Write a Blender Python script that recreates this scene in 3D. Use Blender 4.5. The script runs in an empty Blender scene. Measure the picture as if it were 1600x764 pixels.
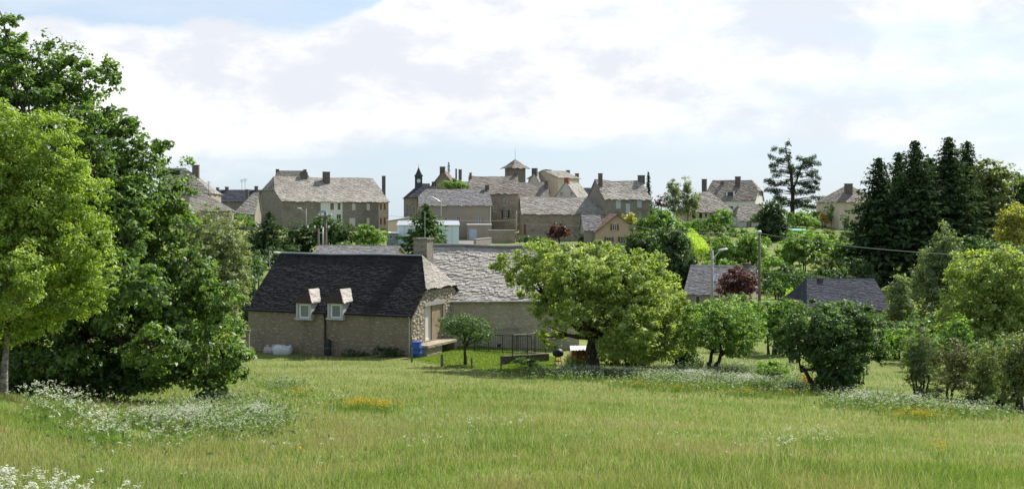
import bpy, bmesh, math, random
import numpy as np
from mathutils import Vector, Matrix

random.seed(7)
RNG = np.random.default_rng(11)
SC = bpy.context.scene
COL = SC.collection
R = math.radians

# ------------------------------------------------------------------ camera
# a pixel (px, py) of the 1600 x 764 photograph is a direction: the eye is the origin, y is forward
FPX, HX, HY = 1716.0, 800.0, 340.0
cam_d = bpy.data.cameras.new('camera')
cam_d.sensor_width = 36.0
cam_d.lens = 36.0 * FPX / 1600.0
cam_d.shift_y = -(382.0 - HY) / 1600.0
cam_d.clip_start, cam_d.clip_end = 0.3, 20000
cam = bpy.data.objects.new('camera', cam_d)
cam.rotation_euler = (math.pi / 2, 0, 0)
COL.objects.link(cam)
SC.camera = cam

# ------------------------------------------------------------------ light
SUN_AZ, SUN_EL = 40.0, 45.0
sdir = Vector((math.sin(R(SUN_AZ)) * math.cos(R(SUN_EL)), math.cos(R(SUN_AZ)) * math.cos(R(SUN_EL)), math.sin(R(SUN_EL))))
sun_d = bpy.data.lights.new('sun', 'SUN')
sun_d.energy, sun_d.angle, sun_d.color = 5.0, R(0.55), (1.0, 0.95, 0.86)
sun = bpy.data.objects.new('sun', sun_d)
sun.rotation_euler = sdir.to_track_quat('Z', 'Y').to_euler()
sun.location = (40, 40, 60)
COL.objects.link(sun)

SC.view_settings.view_transform = 'Standard'
SC.view_settings.look = 'None'
SC.view_settings.exposure = 0.72
SC.view_settings.gamma = 1.0
SC.view_settings.use_curve_mapping = False
SC.render.engine = 'CYCLES'
SC.cycles.max_bounces = 7
SC.cycles.diffuse_bounces = 3
SC.cycles.transmission_bounces = 4
SC.cycles.transparent_max_bounces = 4
SC.cycles.use_denoising = True
SC.cycles.sample_clamp_indirect = 6.0


class NT:
    """small helper round a node tree"""
    def __init__(s, tree):
        s.t = tree
        s.t.nodes.clear()

    def n(s, typ, **kw):
        nd = s.t.nodes.new(typ)
        for k, v in kw.items():
            setattr(nd, k, v)
        return nd

    def put(s, sock, v):
        if isinstance(v, (int, float)):
            sock.default_value = v
        elif isinstance(v, (tuple, list)):
            sock.default_value = tuple(v) + ((1.0,) if len(v) == 3 and sock.type == 'RGBA' else ())
        else:
            s.t.links.new(v, sock)

    def m(s, op, a, b=0.0, c=0.0, clamp=False):
        nd = s.n('ShaderNodeMath', operation=op, use_clamp=clamp)
        for i, v in enumerate((a, b, c)):
            s.put(nd.inputs[i], v)
        return nd.outputs[0]

    def ramp(s, x, lo, hi):
        nd = s.n('ShaderNodeMapRange', interpolation_type='SMOOTHSTEP')
        for i, v in enumerate((x, lo, hi, 0.0, 1.0)):
            s.put(nd.inputs[i], v)
        return nd.outputs[0]

    def noise(s, vec, scale, detail=4.0, rough=0.55, dist=0.0):
        nd = s.n('ShaderNodeTexNoise')
        if vec is not None:
            s.put(nd.inputs['Vector'], vec)
        nd.inputs['Scale'].default_value = scale
        nd.inputs['Detail'].default_value = detail
        nd.inputs['Roughness'].default_value = rough
        nd.inputs['Distortion'].default_value = dist
        return nd.outputs['Fac']

    def mix(s, f, a, b):
        nd = s.n('ShaderNodeMix', data_type='RGBA')
        s.put(nd.inputs[0], f)
        s.put(nd.inputs[6], a)
        s.put(nd.inputs[7], b)
        return nd.outputs[2]

    def xyz(s, x, y, z):
        nd = s.n('ShaderNodeCombineXYZ')
        for i, v in enumerate((x, y, z)):
            s.put(nd.inputs[i], v)
        return nd.outputs[0]

    def vscale(s, v, sc):
        nd = s.n('ShaderNodeVectorMath', operation='MULTIPLY')
        s.put(nd.inputs[0], v)
        nd.inputs[1].default_value = sc
        return nd.outputs[0]


# ------------------------------------------------------------------ sky: clear sky with sunlit cumulus in it
world = bpy.data.worlds.new('World')
SC.world = world
world.use_nodes = True
w = NT(world.node_tree)
sky = w.n('ShaderNodeTexSky', sky_type='NISHITA', sun_disc=False)
sky.sun_elevation, sky.sun_rotation = R(SUN_EL), R(SUN_AZ)
sky.air_density, sky.dust_density, sky.ozone_density, sky.altitude = 1.0, 1.2, 1.5, 400
tc = w.n('ShaderNodeTexCoord')
sep = w.n('ShaderNodeSeparateXYZ')
w.put(sep.inputs[0], tc.outputs['Generated'])
dx, dy, dz = sep.outputs
az = w.m('ARCTAN2', dx, dy)
saz = w.m('SINE', az)
el = w.m('ARCSINE', dz)
cv = w.xyz(w.m('MULTIPLY', dx, 1.0), w.m('MULTIPLY', dy, 1.0), w.m('MULTIPLY', el, 2.0))
n_big = w.noise(cv, 3.1, 9, 0.58, 0.3)
n_mid = w.noise(cv, 9.0, 8, 0.62, 0.2)
n_low = w.noise(w.xyz(dx, dy, w.m('MULTIPLY', el, 5.0)), 2.6, 6, 0.55)
nb = w.m('SUBTRACT', n_big, 0.5)
nm = w.m('SUBTRACT', n_mid, 0.5)
bill = w.m('ADD', w.m('MULTIPLY', nb, 0.045), w.m('MULTIPLY', nm, 0.06))
top = w.m('ADD', 0.160, w.m('MULTIPLY', w.ramp(saz, -0.2, 0.02), 0.11))
e1 = w.m('ADD', el, bill)
upper = w.m('SUBTRACT', 1.0, w.ramp(w.m('SUBTRACT', e1, top), -0.004, 0.010))
lowcut = w.ramp(w.m('ADD', el, w.m('MULTIPLY', w.m('SUBTRACT', n_low, 0.5), 0.10)), 0.045, 0.085)
thin = w.m('SUBTRACT', 1.0, w.m('MULTIPLY', w.ramp(w.m('ADD', saz, w.m('MULTIPLY', nb, 0.5)), 0.02, 0.42), w.ramp(n_low, 0.62, 0.42)))
bank = w.m('MULTIPLY', w.m('MULTIPLY', upper, lowcut), w.m('ADD', 0.25, w.m('MULTIPLY', thin, 0.75)))
field = w.m('MULTIPLY', w.ramp(w.m('ADD', n_big, w.m('MULTIPLY', nm, 0.25)), 0.51, 0.62), w.ramp(el, 0.13, 0.24))
wisp = w.m('MULTIPLY', w.ramp(n_low, 0.42, 0.75), w.m('MULTIPLY', w.ramp(el, -0.02, 0.06), 0.55))
cloud = w.m('MAXIMUM', w.m('MAXIMUM', bank, field), wisp)
shade = w.ramp(w.m('ADD', n_mid, w.m('MULTIPLY', nb, 0.8)), 0.38, 0.64)
ccol = w.mix(shade, (5.15, 5.35, 5.75), (7.0, 7.0, 7.0))
hazy = w.mix(w.m('SUBTRACT', 1.0, w.ramp(el, -0.03, 0.6)), sky.outputs[0], (3.95, 4.72, 5.5))
hz = w.mix(0.85, sky.outputs[0], hazy)
bg = w.n('ShaderNodeBackground')
w.put(bg.inputs[0], w.mix(cloud, hz, ccol))
bg.inputs[1].default_value = 0.10
wo = w.n('ShaderNodeOutputWorld')
w.put(wo.inputs[0], bg.outputs[0])

# ------------------------------------------------------------------ terrain
CP = []
def cp(px, *rows):
    for Y, z in rows:
        CP.append((px, Y, z))
cp(-400, (3, -1.8), (20, -2.9), (60, -7), (215, -3))
cp(0, (3, -1.85), (7, -2.1), (10, -2.47), (17, -3.05), (22, -3.55), (30, -4.95), (45, -6.56), (62, -7.9), (120, -6), (215, -2))
cp(200, (11, -2.72), (18, -3.67), (30, -5.1), (45, -6.6), (62, -7.9))
cp(300, (75, -7.5), (120, -6), (170, -4), (215, -1.6), (250, -1.2))
cp(500, (12, -2.96), (20, -3.99), (30, -5.19), (40, -6.25), (50, -7.08), (61, -7.75))
cp(550, (75, -7.5), (100, -6.3), (130, -5.0), (170, -4.6), (210, -3.9), (235, -3.4), (260, -2.5))
cp(700, (66, -7.6), (100, -6.5), (150, -5.2), (190, -4.6), (210, -4.2), (240, -1.8), (270, -1.0))
cp(800, (3, -1.9), (7, -2.3), (12, -2.96), (20, -3.99), (30, -5.2), (42, -6.56), (52, -7.4), (60, -7.6))
cp(900, (66, -7.9), (75, -8), (120, -7), (185, -5), (215, -3.9), (240, -2), (270, -1.2))
cp(1080, (130, -7), (150, -5.8), (185, -3.6), (220, -1.5), (245, -0.6))
cp(1100, (12.5, -3.09), (20, -4.08), (30, -5.42), (42, -6.85), (52, -7.58), (60, -7.95), (75, -8.3), (100, -8.1))
cp(1240, (130, -7.5), (160, -5), (200, -2.3), (235, 0.0))
cp(1350, (13.5, -3.3), (20, -4.24), (30, -5.68), (47, -7.45), (58, -8.2), (75, -8.4), (92, -8.3))
cp(1400, (130, -8.3), (160, -5), (210, -2.5))
cp(1600, (3, -1.95), (7, -2.4), (14, -3.46), (20, -4.37), (30, -5.86), (42, -7.34), (55, -8.3), (75, -9.0), (100, -9.2), (135, -8.4), (170, -5), (215, -3))
cp(2000, (3, -1.95), (20, -4.4), (60, -8.3), (130, -7.5), (215, -4))
for _p in (-400, 100, 500, 800, 1100, 1500, 2000):
    cp(_p, (330, -4.0), (460, -9.0), (900, -26), (2500, -45), (9000, -60))
CP = np.array(CP, float)
def _warp(x, y):
    yy = np.maximum(y, 3.0)
    u = np.clip((np.asarray(x) / np.maximum(yy, 5.0)), -0.8, 0.8) * 4.2
    return u, np.log(yy) * 2.0
_cu, _cv = _warp((CP[:, 0] - HX) / FPX * CP[:, 1], CP[:, 1])
def _k(r2):
    return r2 * np.log(r2 + 1e-9) * 0.5
_n = len(CP)
_A = np.zeros((_n + 3, _n + 3))
_A[:_n, :_n] = _k((_cu[:, None] - _cu[None]) ** 2 + (_cv[:, None] - _cv[None]) ** 2) + np.eye(_n) * 0.004
_A[:_n, _n:] = np.stack([np.ones(_n), _cu, _cv], 1)
_A[_n:, :_n] = _A[:_n, _n:].T
_w = np.linalg.solve(_A, np.concatenate([CP[:, 2], np.zeros(3)]))
def GZ(x, y):
    x, y = np.atleast_1d(np.asarray(x, float)), np.atleast_1d(np.asarray(y, float))
    u, v = _warp(x, y)
    out = np.empty(x.shape)
    for i in range(0, len(x), 20000):
        s = slice(i, i + 20000)
        K = _k((u[s, None] - _cu[None]) ** 2 + (v[s, None] - _cv[None]) ** 2)
        out[s] = K @ _w[:_n] + _w[_n] + _w[_n + 1] * u[s] + _w[_n + 2] * v[s]
    return out
def gz(x, y):
    return float(GZ([x], [y])[0])
def PX(px, Y):
    return (px - HX) / FPX * Y
def PZ(py, Y):
    return (HY - py) / FPX * Y
def P(px, py, Y):
    return Vector((PX(px, Y), Y, PZ(py, Y)))

# ------------------------------------------------------------------ materials
MATS = {}
def mat(name, fn):
    if name in MATS:
        return MATS[name]
    m = bpy.data.materials.new(name)
    m.use_nodes = True
    t = NT(m.node_tree)
    sh = fn(t)
    o = t.n('ShaderNodeOutputMaterial')
    t.put(o.inputs[0], sh)
    MATS[name] = m
    return m

def prin(t, col, rough=0.8, spec=0.3, metal=0.0, normal=None):
    b = t.n('ShaderNodeBsdfPrincipled')
    t.put(b.inputs['Base Color'], col)
    t.put(b.inputs['Roughness'], rough)
    t.put(b.inputs['Metallic'], metal)
    b.inputs['Specular IOR Level'].default_value = spec
    if normal is not None:
        t.put(b.inputs['Normal'], normal)
    return b.outputs[0]

def bump(t, h, strength=0.5, dist=0.05):
    b = t.n('ShaderNodeBump')
    b.inputs['Strength'].default_value = strength
    b.inputs['Distance'].default_value = dist
    t.put(b.inputs['Height'], h)
    return b.outputs[0]

def pos(t):
    return t.n('ShaderNodeNewGeometry').outputs['Position']

def stone(name, c1, c2, mortar, size=0.35, relief=0.04):
    """rubble masonry: stones longer than high, weathered, with pale joints"""
    def fn(t):
        p = pos(t)
        v = t.vscale(p, (1.0, 1.0, 1.8))
        wob = t.n('ShaderNodeTexNoise')
        t.put(wob.inputs['Vector'], v)
        wob.inputs['Scale'].default_value = 1.5 / size
        ad = t.n('ShaderNodeVectorMath', operation='MULTIPLY_ADD')
        t.put(ad.inputs[0], wob.outputs['Color'])
        ad.inputs[1].default_value = (size * .5,) * 3
        t.put(ad.inputs[2], v)
        vo = t.n('ShaderNodeTexVoronoi')
        t.put(vo.inputs['Vector'], ad.outputs[0])
        vo.inputs['Scale'].default_value = 1.0 / size
        ve = t.n('ShaderNodeTexVoronoi', feature='DISTANCE_TO_EDGE')
        t.put(ve.inputs['Vector'], ad.outputs[0])
        ve.inputs['Scale'].default_value = 1.0 / size
        joint = t.ramp(ve.outputs['Distance'], 0.02, 0.12)
        sp = t.n('ShaderNodeSeparateColor')
        t.put(sp.inputs[0], vo.outputs['Color'])
        col = t.mix(sp.outputs[0], c1, c2)
        col = t.mix(joint, mortar, col)
        big = t.noise(p, 0.35, 5, 0.6)
        col = t.mix(t.m('MULTIPLY', t.ramp(big, 0.45, 0.75), 0.45), col, tuple(x * 0.55 for x in c1))
        fine = t.noise(p, 9.0, 4, 0.6)
        col = t.mix(t.m('MULTIPLY', t.ramp(fine, 0.5, 0.75), 0.35), col, tuple(x * 1.35 for x in c2))
        h = t.m('ADD', t.m('MULTIPLY', joint, 0.7), t.m('MULTIPLY', fine, 0.4))
        return prin(t, col, 0.92, 0.15, normal=bump(t, h, 0.8, relief))
    return mat(name, fn)

def render_wall(name, c, dirt=0.25):
    def fn(t):
        p = pos(t)
        a = t.noise(t.vscale(p, (1, 1, 0.35)), 0.9, 6, 0.62)
        b = t.noise(p, 6.0, 5, 0.6)
        col = t.mix(t.m('MULTIPLY', t.ramp(a, 0.45, 0.75), dirt * 1.6), c, tuple(x * 0.55 for x in c))
        col = t.mix(t.m('MULTIPLY', t.ramp(b, 0.5, 0.8), 0.2), col, tuple(min(1, x * 1.25) for x in c))
        return prin(t, col, 0.9, 0.15, normal=bump(t, b, 0.3, 0.02))
    return mat(name, fn)

def slate(name, c1, c2, moss, rough=0.55, mossy=0.5, spec=0.35):
    """split stone slates: each one its own grey, lichen and moss in patches"""
    def fn(t):
        p = pos(t)
        oi = t.n('ShaderNodeNewGeometry')
        rnd = oi.outputs['Random Per Island']
        a = t.noise(p, 0.45, 5, 0.65)
        b = t.noise(p, 5.0, 5, 0.65)
        col = t.mix(rnd, c1, c2)
        col = t.mix(t.m('MULTIPLY', t.ramp(a, 0.42, 0.7), mossy), col, moss)
        col = t.mix(t.m('MULTIPLY', t.ramp(b, 0.58, 0.72), 0.45), col, tuple(min(1, x * 1.6) for x in c2))
        return prin(t, col, rough, spec, normal=bump(t, b, 0.5, 0.03))
    return mat(name, fn)

def plain(name, c, rough=0.6, metal=0.0, spec=0.3, vary=0.25, scale=4.0):
    def fn(t):
        p = pos(t)
        a = t.noise(p, scale, 5, 0.6)
        col = t.mix(t.m('MULTIPLY', t.ramp(a, 0.4, 0.75), vary), c, tuple(x * 0.5 for x in c))
        return prin(t, col, rough, spec, metal, bump(t, a, 0.15, 0.01))
    return mat(name, fn)

def wood(name, c, scale=3.0):
    def fn(t):
        p = t.vscale(pos(t), (6, 6, 0.6))
        a = t.noise(p, scale, 6, 0.65, 0.6)
        col = t.mix(t.ramp(a, 0.3, 0.7), tuple(x * 0.45 for x in c), c)
        return prin(t, col, 0.8, 0.2, normal=bump(t, a, 0.4, 0.01))
    return mat(name, fn)

def leafmat(name, trans=0.45, gloss=0.05, rough=0.45, tcol=(1.25, 1.2, 0.45)):
    """leaf colour comes from each leaf's own colour; light passes through the blade"""
    def fn(t):
        at = t.n('ShaderNodeAttribute', attribute_name='col')
        c = at.outputs['Color']
        d = t.n('ShaderNodeBsdfDiffuse')
        t.put(d.inputs[0], c)
        tr = t.n('ShaderNodeBsdfTranslucent')
        mu = t.n('ShaderNodeVectorMath', operation='MULTIPLY')
        t.put(mu.inputs[0], c)
        mu.inputs[1].default_value = tcol
        t.put(tr.inputs[0], mu.outputs[0])
        m1 = t.n('ShaderNodeMixShader')
        m1.inputs[0].default_value = trans
        t.put(m1.inputs[1], d.outputs[0])
        t.put(m1.inputs[2], tr.outputs[0])
        g = t.n('ShaderNodeBsdfGlossy')
        g.inputs['Roughness'].default_value = rough
        g.inputs[0].default_value = (0.8, 0.85, 0.8, 1)
        m2 = t.n('ShaderNodeMixShader')
        m2.inputs[0].default_value = gloss
        t.put(m2.inputs[1], m1.outputs[0])
        t.put(m2.inputs[2], g.outputs[0])
        return m2.outputs[0]
    return mat(name, fn)

def glassmat(name='window_glass', c=(0.03, 0.04, 0.05)):
    return mat(name, lambda t: prin(t, c, 0.08, 0.6))

LEAF = leafmat('leaf', 0.5, 0.038, 0.5, (1.12, 1.18, 0.55))
NEEDLE = leafmat('needle', 0.25, 0.012, 0.6, (1.1, 1.15, 0.7))
GRASS = leafmat('grass_blade', 0.45, 0.012, 0.6, (1.0, 1.06, 0.6))
PETAL = leafmat('petal', 0.3, 0.0, 0.6, (1, 1, 1))
BARK = mat('bark', lambda t: prin(t, t.mix(t.ramp(t.noise(t.vscale(pos(t), (6, 6, 1.2)), 3, 6, .65), .35, .7), (.028, .022, .017), (.10, .085, .068)), .92, .1,
           normal=bump(t, t.noise(t.vscale(pos(t), (6, 6, 1.2)), 3, 6, .65), .7, .04)))
BARK_PALE = mat('bark_pale', lambda t: prin(t, t.mix(t.ramp(t.noise(t.vscale(pos(t), (3, 3, 5)), 3, 6, .65), .4, .6), (.11, .10, .09), (.30, .28, .25)), .85, .1))
M_LAUZE = slate('lauze_pale', (.225, .21, .184), (.355, .335, .30), (.13, .112, .082), 0.8, 0.55, 0.15)
M_LAUZE_OLD = slate('lauze_brown', (.168, .152, .13), (.29, .267, .232), (.115, .097, .068), 0.8, 0.6, 0.15)
M_LAUZE_NEAR = slate('lauze_near', (.30, .28, .25), (.43, .40, .36), (.23, .20, .17), 0.7, 0.45, 0.2)
M_DARK = slate('slate_black', (.021, .021, .022), (.043, .042, .042), (.022, .022, .018), 0.75, 0.5, 0.08)
M_BLUE = slate('slate_blue', (.045, .05, .062), (.085, .09, .105), (.05, .052, .055), 0.9, 0.4, 0.03)
M_GREYSL = slate('slate_grey', (.13, .13, .135), (.24, .235, .235), (.14, .13, .115), 0.85, 0.4, 0.1)
M_TILE = slate('tile_brown', (.13, .075, .05), (.22, .13, .09), (.10, .08, .06), 0.75, 0.4)
M_ST = stone('stone_grey_brown', (.20, .17, .13), (.36, .31, .245), (.30, .265, .21), 0.38)
M_ST2 = stone('stone_grey', (.19, .172, .142), (.33, .30, .25), (.28, .255, .215), 0.34)
M_STW = stone('stone_warm', (.24, .20, .145), (.38, .325, .25), (.34, .30, .235), 0.34)
M_MORTAR = render_wall('mortar_pale', (.40, .36, .29), 0.3)
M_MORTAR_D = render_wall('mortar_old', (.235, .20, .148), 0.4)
M_STONE_PC = mat('stone_pieces', lambda t: prin(t, t.mix(t.m('MULTIPLY', t.ramp(t.noise(pos(t), 5, 5, .6), .45, .75), .5),
              t.mix(t.n('ShaderNodeNewGeometry').outputs['Random Per Island'], (.37, .325, .25), (.54, .485, .395)), (.26, .22, .17)), .9, .15,
              normal=bump(t, t.noise(pos(t), 14, 5, .6), .6, .02)))
M_STONE_SHADED = mat('stone_pieces_shaded', lambda t: prin(t, t.mix(t.m('MULTIPLY', t.ramp(t.noise(pos(t), 3, 5, .6), .45, .75), .5),
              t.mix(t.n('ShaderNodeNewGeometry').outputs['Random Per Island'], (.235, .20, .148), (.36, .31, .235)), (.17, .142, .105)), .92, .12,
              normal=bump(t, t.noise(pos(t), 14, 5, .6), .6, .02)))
M_WHITE = render_wall('render_white', (.72, .72, .70), 0.15)
M_PALE = render_wall('render_pale_grey', (.52, .51, .49), 0.2)
M_CREAM = render_wall('render_cream', (.58, .50, .38), 0.2)
M_PEACH = render_wall('render_peach', (.50, .38, .27), 0.15)
M_TAUPE = render_wall('render_taupe', (.32, .285, .225), 0.25)
M_BLUEW = render_wall('panel_pale_blue', (.62, .71, .80), 0.05)
M_GREYB = render_wall('panel_grey_blue', (.20, .24, .28), 0.1)
M_FRAME = plain('white_paint', (.72, .72, .70), 0.5, vary=0.15)
M_GREYP = plain('grey_paint', (.42, .43, .43), 0.6, vary=0.2)
M_BROWN = wood('brown_wood', (.13, .075, .045))
M_SHUT_B = plain('shutter_brown', (.17, .09, .05), 0.6)
M_SHUT_D = plain('shutter_dark', (.035, .04, .045), 0.6)
M_SHUT_P = plain('shutter_pale_blue', (.45, .53, .58), 0.6, vary=0.1)
M_SHUT_R = plain('shutter_red_brown', (.36, .13, .06), 0.6)
M_BLIND = plain('blind_pale', (.62, .60, .56), 0.6, vary=0.1)
M_WOODG = wood('weathered_wood', (.26, .235, .20))
M_POST = wood('old_post', (.20, .17, .13))
M_METAL = plain('dark_metal', (.035, .037, .04), 0.5, 0.6, 0.4)
M_ZINC = plain('zinc', (.42, .44, .46), 0.45, 0.7, 0.4, 0.3)
M_CONC = plain('concrete', (.34, .33, .31), 0.85, vary=0.35)
M_BRICK = plain('red_brick', (.30, .10, .07), 0.85)
M_CHIM = stone('chimney_stone', (.10, .085, .075), (.19, .165, .145), (.17, .15, .13), 0.25)
M_GLASS = glassmat()
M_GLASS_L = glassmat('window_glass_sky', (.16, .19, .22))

# ------------------------------------------------------------------ mesh helpers
class MB:
    def __init__(s):
        s.v, s.f = [], []

    def poly(s, *pts):
        i = len(s.v)
        s.v += [tuple(p) for p in pts]
        s.f.append(tuple(range(i, i + len(pts))))
        return s

    def box(s, x0, y0, z0, x1, y1, z1):
        i = len(s.v)
        s.v += [(x0, y0, z0), (x1, y0, z0), (x1, y1, z0), (x0, y1, z0), (x0, y0, z1), (x1, y0, z1), (x1, y1, z1), (x0, y1, z1)]
        s.f += [tuple(i + k for k in q) for q in ((0, 3, 2, 1), (4, 5, 6, 7), (0, 1, 5, 4), (1, 2, 6, 5), (2, 3, 7, 6), (3, 0, 4, 7))]
        return s

    def tube(s, pts, radii, n=8, cap=True):
        pts = [Vector(p) for p in pts]
        if isinstance(radii, (int, float)):
            radii = [radii] * len(pts)
        base = len(s.v)
        up = Vector((0, 0, 1))
        for i, p in enumerate(pts):
            d = (pts[min(i + 1, len(pts) - 1)] - pts[max(i - 1, 0)])
            if d.length < 1e-9:
                d = up
            d.normalize()
            a = d.cross(Vector((1, 0, 0)) if abs(d.x) < 0.8 else Vector((0, 1, 0))).normalized()
            b = d.cross(a)
            for k in range(n):
                t = 2 * math.pi * k / n
                s.v.append(tuple(p + (a * math.cos(t) + b * math.sin(t)) * radii[i]))
        for i in range(len(pts) - 1):
            for k in range(n):
                k2 = (k + 1) % n
                s.f.append((base + i * n + k, base + i * n + k2, base + (i + 1) * n + k2, base + (i + 1) * n + k))
        if cap:
            s.f.append(tuple(base + k for k in range(n))[::-1])
            s.f.append(tuple(base + (len(pts) - 1) * n + k for k in range(n)))
        return s

    def lathe(s, prof, cx=0, cy=0, n=16):
        base = len(s.v)
        for r, z in prof:
            for k in range(n):
                t = 2 * math.pi * k / n
                s.v.append((cx + r * math.cos(t), cy + r * math.sin(t), z))
        for i in range(len(prof) - 1):
            for k in range(n):
                k2 = (k + 1) % n
                s.f.append((base + i * n + k, base + i * n + k2, base + (i + 1) * n + k2, base + (i + 1) * n + k))
        s.f.append(tuple(base + k for k in range(n))[::-1])
        s.f.append(tuple(base + (len(prof) - 1) * n + k for k in range(n)))
        return s

    def build(s, name, m, parent=None, smooth=False):
        me = bpy.data.meshes.new(name)
        me.from_pydata(s.v, [], s.f)
        me.materials.append(m)
        if smooth:
            me.polygons.foreach_set('use_smooth', [True] * len(me.polygons))
        me.update()
        return link(name, me, parent)


def link(name, data, parent=None):
    o = bpy.data.objects.new(name, data)
    COL.objects.link(o)
    if parent is not None:
        o.parent = parent
    return o

def tag(o, label=None, cat=None, group=None, kind=None):
    for k, v in (('label', label), ('category', cat), ('group', group), ('kind', kind)):
        if v:
            o[k] = v
    return o

def thing(name, label, cat, loc=(0, 0, 0), rz=0.0, group=None):
    o = link(name, None)
    o.location = loc
    o.rotation_euler = (0, 0, rz)
    return tag(o, label, cat, group)

def np_mesh(name, V, F, m, parent=None, col=None, smooth=False):
    """V (n,3); F (k,3|4) all the same size; col (n,3) per vertex"""
    me = bpy.data.meshes.new(name)
    V = np.ascontiguousarray(V, np.float32)
    F = np.ascontiguousarray(F, np.int32)
    k = F.shape[1]
    me.vertices.add(len(V))
    me.vertices.foreach_set('co', V.ravel())
    me.loops.add(F.size)
    me.loops.foreach_set('vertex_index', F.ravel())
    me.polygons.add(len(F))
    me.polygons.foreach_set('loop_start', np.arange(0, F.size, k, dtype=np.int32))
    me.polygons.foreach_set('loop_total', np.full(len(F), k, np.int32))
    if smooth:
        me.polygons.foreach_set('use_smooth', np.ones(len(F), bool))
    if col is not None:
        a = me.attributes.new('col', 'FLOAT_COLOR', 'POINT')
        c4 = np.ones((len(V), 4), np.float32)
        c4[:, :3] = col
        a.data.foreach_set('color', c4.ravel())
    me.materials.append(m)
    me.update(calc_edges=True)
    me.validate()
    return link(name, me, parent)


# ------------------------------------------------------------------ slates on a roof plane
ROUGH = [1.0]
def slates(mb, p0, ex, ey, rows, ext, tw, rnd, thick=0.035, jit=0.3):
    """p0 a point at the eave, ex along the eave, ey up the slope (unit), rows = list of distances up the slope, ext(s) -> (x0, x1)"""
    ez = ex.cross(ey)
    if ez.z < 0:
        ez = -ez
    for r in range(len(rows) - 1):
        s0, s1 = rows[r], rows[r + 1]
        h = s1 - s0
        a0, b0 = ext(s0 + 0.01)
        a1, b1 = ext(s1)
        x = a0 - rnd.random() * tw * 0.6
        while x < b0:
            wd = tw * (1 + rnd.uniform(-jit, jit) * 1.2)
            l, rr = max(x, a0), min(x + wd - 0.012, b0)
            x += wd
            if rr - l < tw * 0.15:
                continue
            lt, rt = max(l, a1), min(rr, b1)
            if rt <= lt:
                lt = rt = min(max((l + rr) / 2, a1), b1) if b1 >= a1 else (a1 + b1) / 2
            k_ = ROUGH[0]
            lift = thick * (1 + k_ * rnd.uniform(-.5, 1.1)) * (.5 + .5 * k_)
            drop = h * rnd.uniform(0.0, 0.55)
            tl, tr = rnd.uniform(-.022, .022) * k_, rnd.uniform(-.022, .022) * k_
            wob = h * .3 * (math.sin(l * 1.3 + r * .9) + math.sin(l * 3.7 + r * 2.3))
            B0 = p0 + ex * l + ey * (s0 - drop + wob)
            B1 = p0 + ex * rr + ey * (s0 - drop * rnd.uniform(.2, 1.3) + wob)
            T0 = p0 + ex * lt + ey * (s1 + h * .1)
            T1 = p0 + ex * rt + ey * (s1 + h * .1)
            i = len(mb.v)
            mb.v += [tuple(B0 + ez * (lift + tl)), tuple(B1 + ez * (lift + tr)), tuple(T1 + ez * .012), tuple(T0 + ez * .012), tuple(B0 - ez * .01), tuple(B1 - ez * .01)]
            mb.f += [(i, i + 1, i + 2, i + 3), (i + 4, i + 5, i + 1, i)]


def stones(mb, rnd, u0, u1, z0, z1, place, inside, rh=(0.07, 0.2), rw=(0.1, 0.4), proud=(0.008, 0.035), per=34):
    """rubble stones fitted at random, big ones first, the joints left between them"""
    grid = {}
    n = int((u1 - u0) * (z1 - z0) * per)
    for i in range(n):
        f = 1 - i / n
        wd = rw[0] + (rw[1] - rw[0]) * f * rnd.uniform(.5, 1)
        h = min(wd * .8, rh[0] + (rh[1] - rh[0]) * f * rnd.uniform(.3, 1))
        for _ in range(3):
            cu, cz = rnd.uniform(u0 + wd / 2, u1 - wd / 2), rnd.uniform(z0 + h / 2, z1 - h / 2)
            ku, kz = int(cu / .4), int(cz / .25)
            if any(abs(cu - q[0]) < (wd + q[2]) * .47 and abs(cz - q[1]) < (h + q[3]) * .47
                   for a_ in (-1, 0, 1) for b_ in (-1, 0, 1) for q in grid.get((ku + a_, kz + b_), ())):
                continue
            if not inside(cu, cz, cu - wd / 2, cu + wd / 2, cz - h / 2, cz + h / 2):
                continue
            grid.setdefault((ku, kz), []).append((cu, cz, wd, h))
            t = rnd.gauss(0, .07)
            co, si = math.cos(t), math.sin(t)
            o = rnd.uniform(*proud)
            q = [(sx * wd * .5 * rnd.uniform(.78, 1), sz * h * .5 * rnd.uniform(.72, 1)) for sx, sz in ((-1, -1), (1, -1), (1, 1), (-1, 1))]
            q = [(cu + x * co - y * si, cz + x * si + y * co) for x, y in q]
            ce = [(cu + (x - cu) * .8, cz + (y - cz) * .72) for x, y in q]
            i_ = len(mb.v)
            mb.v += [tuple(place(x, y, -.01)) for x, y in q] + [tuple(place(x, y, o)) for x, y in ce]
            mb.f += [(i_ + 4, i_ + 5, i_ + 6, i_ + 7)] + [(i_ + k, i_ + (k + 1) % 4, i_ + 4 + (k + 1) % 4, i_ + 4 + k) for k in range(4)]
            break


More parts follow.
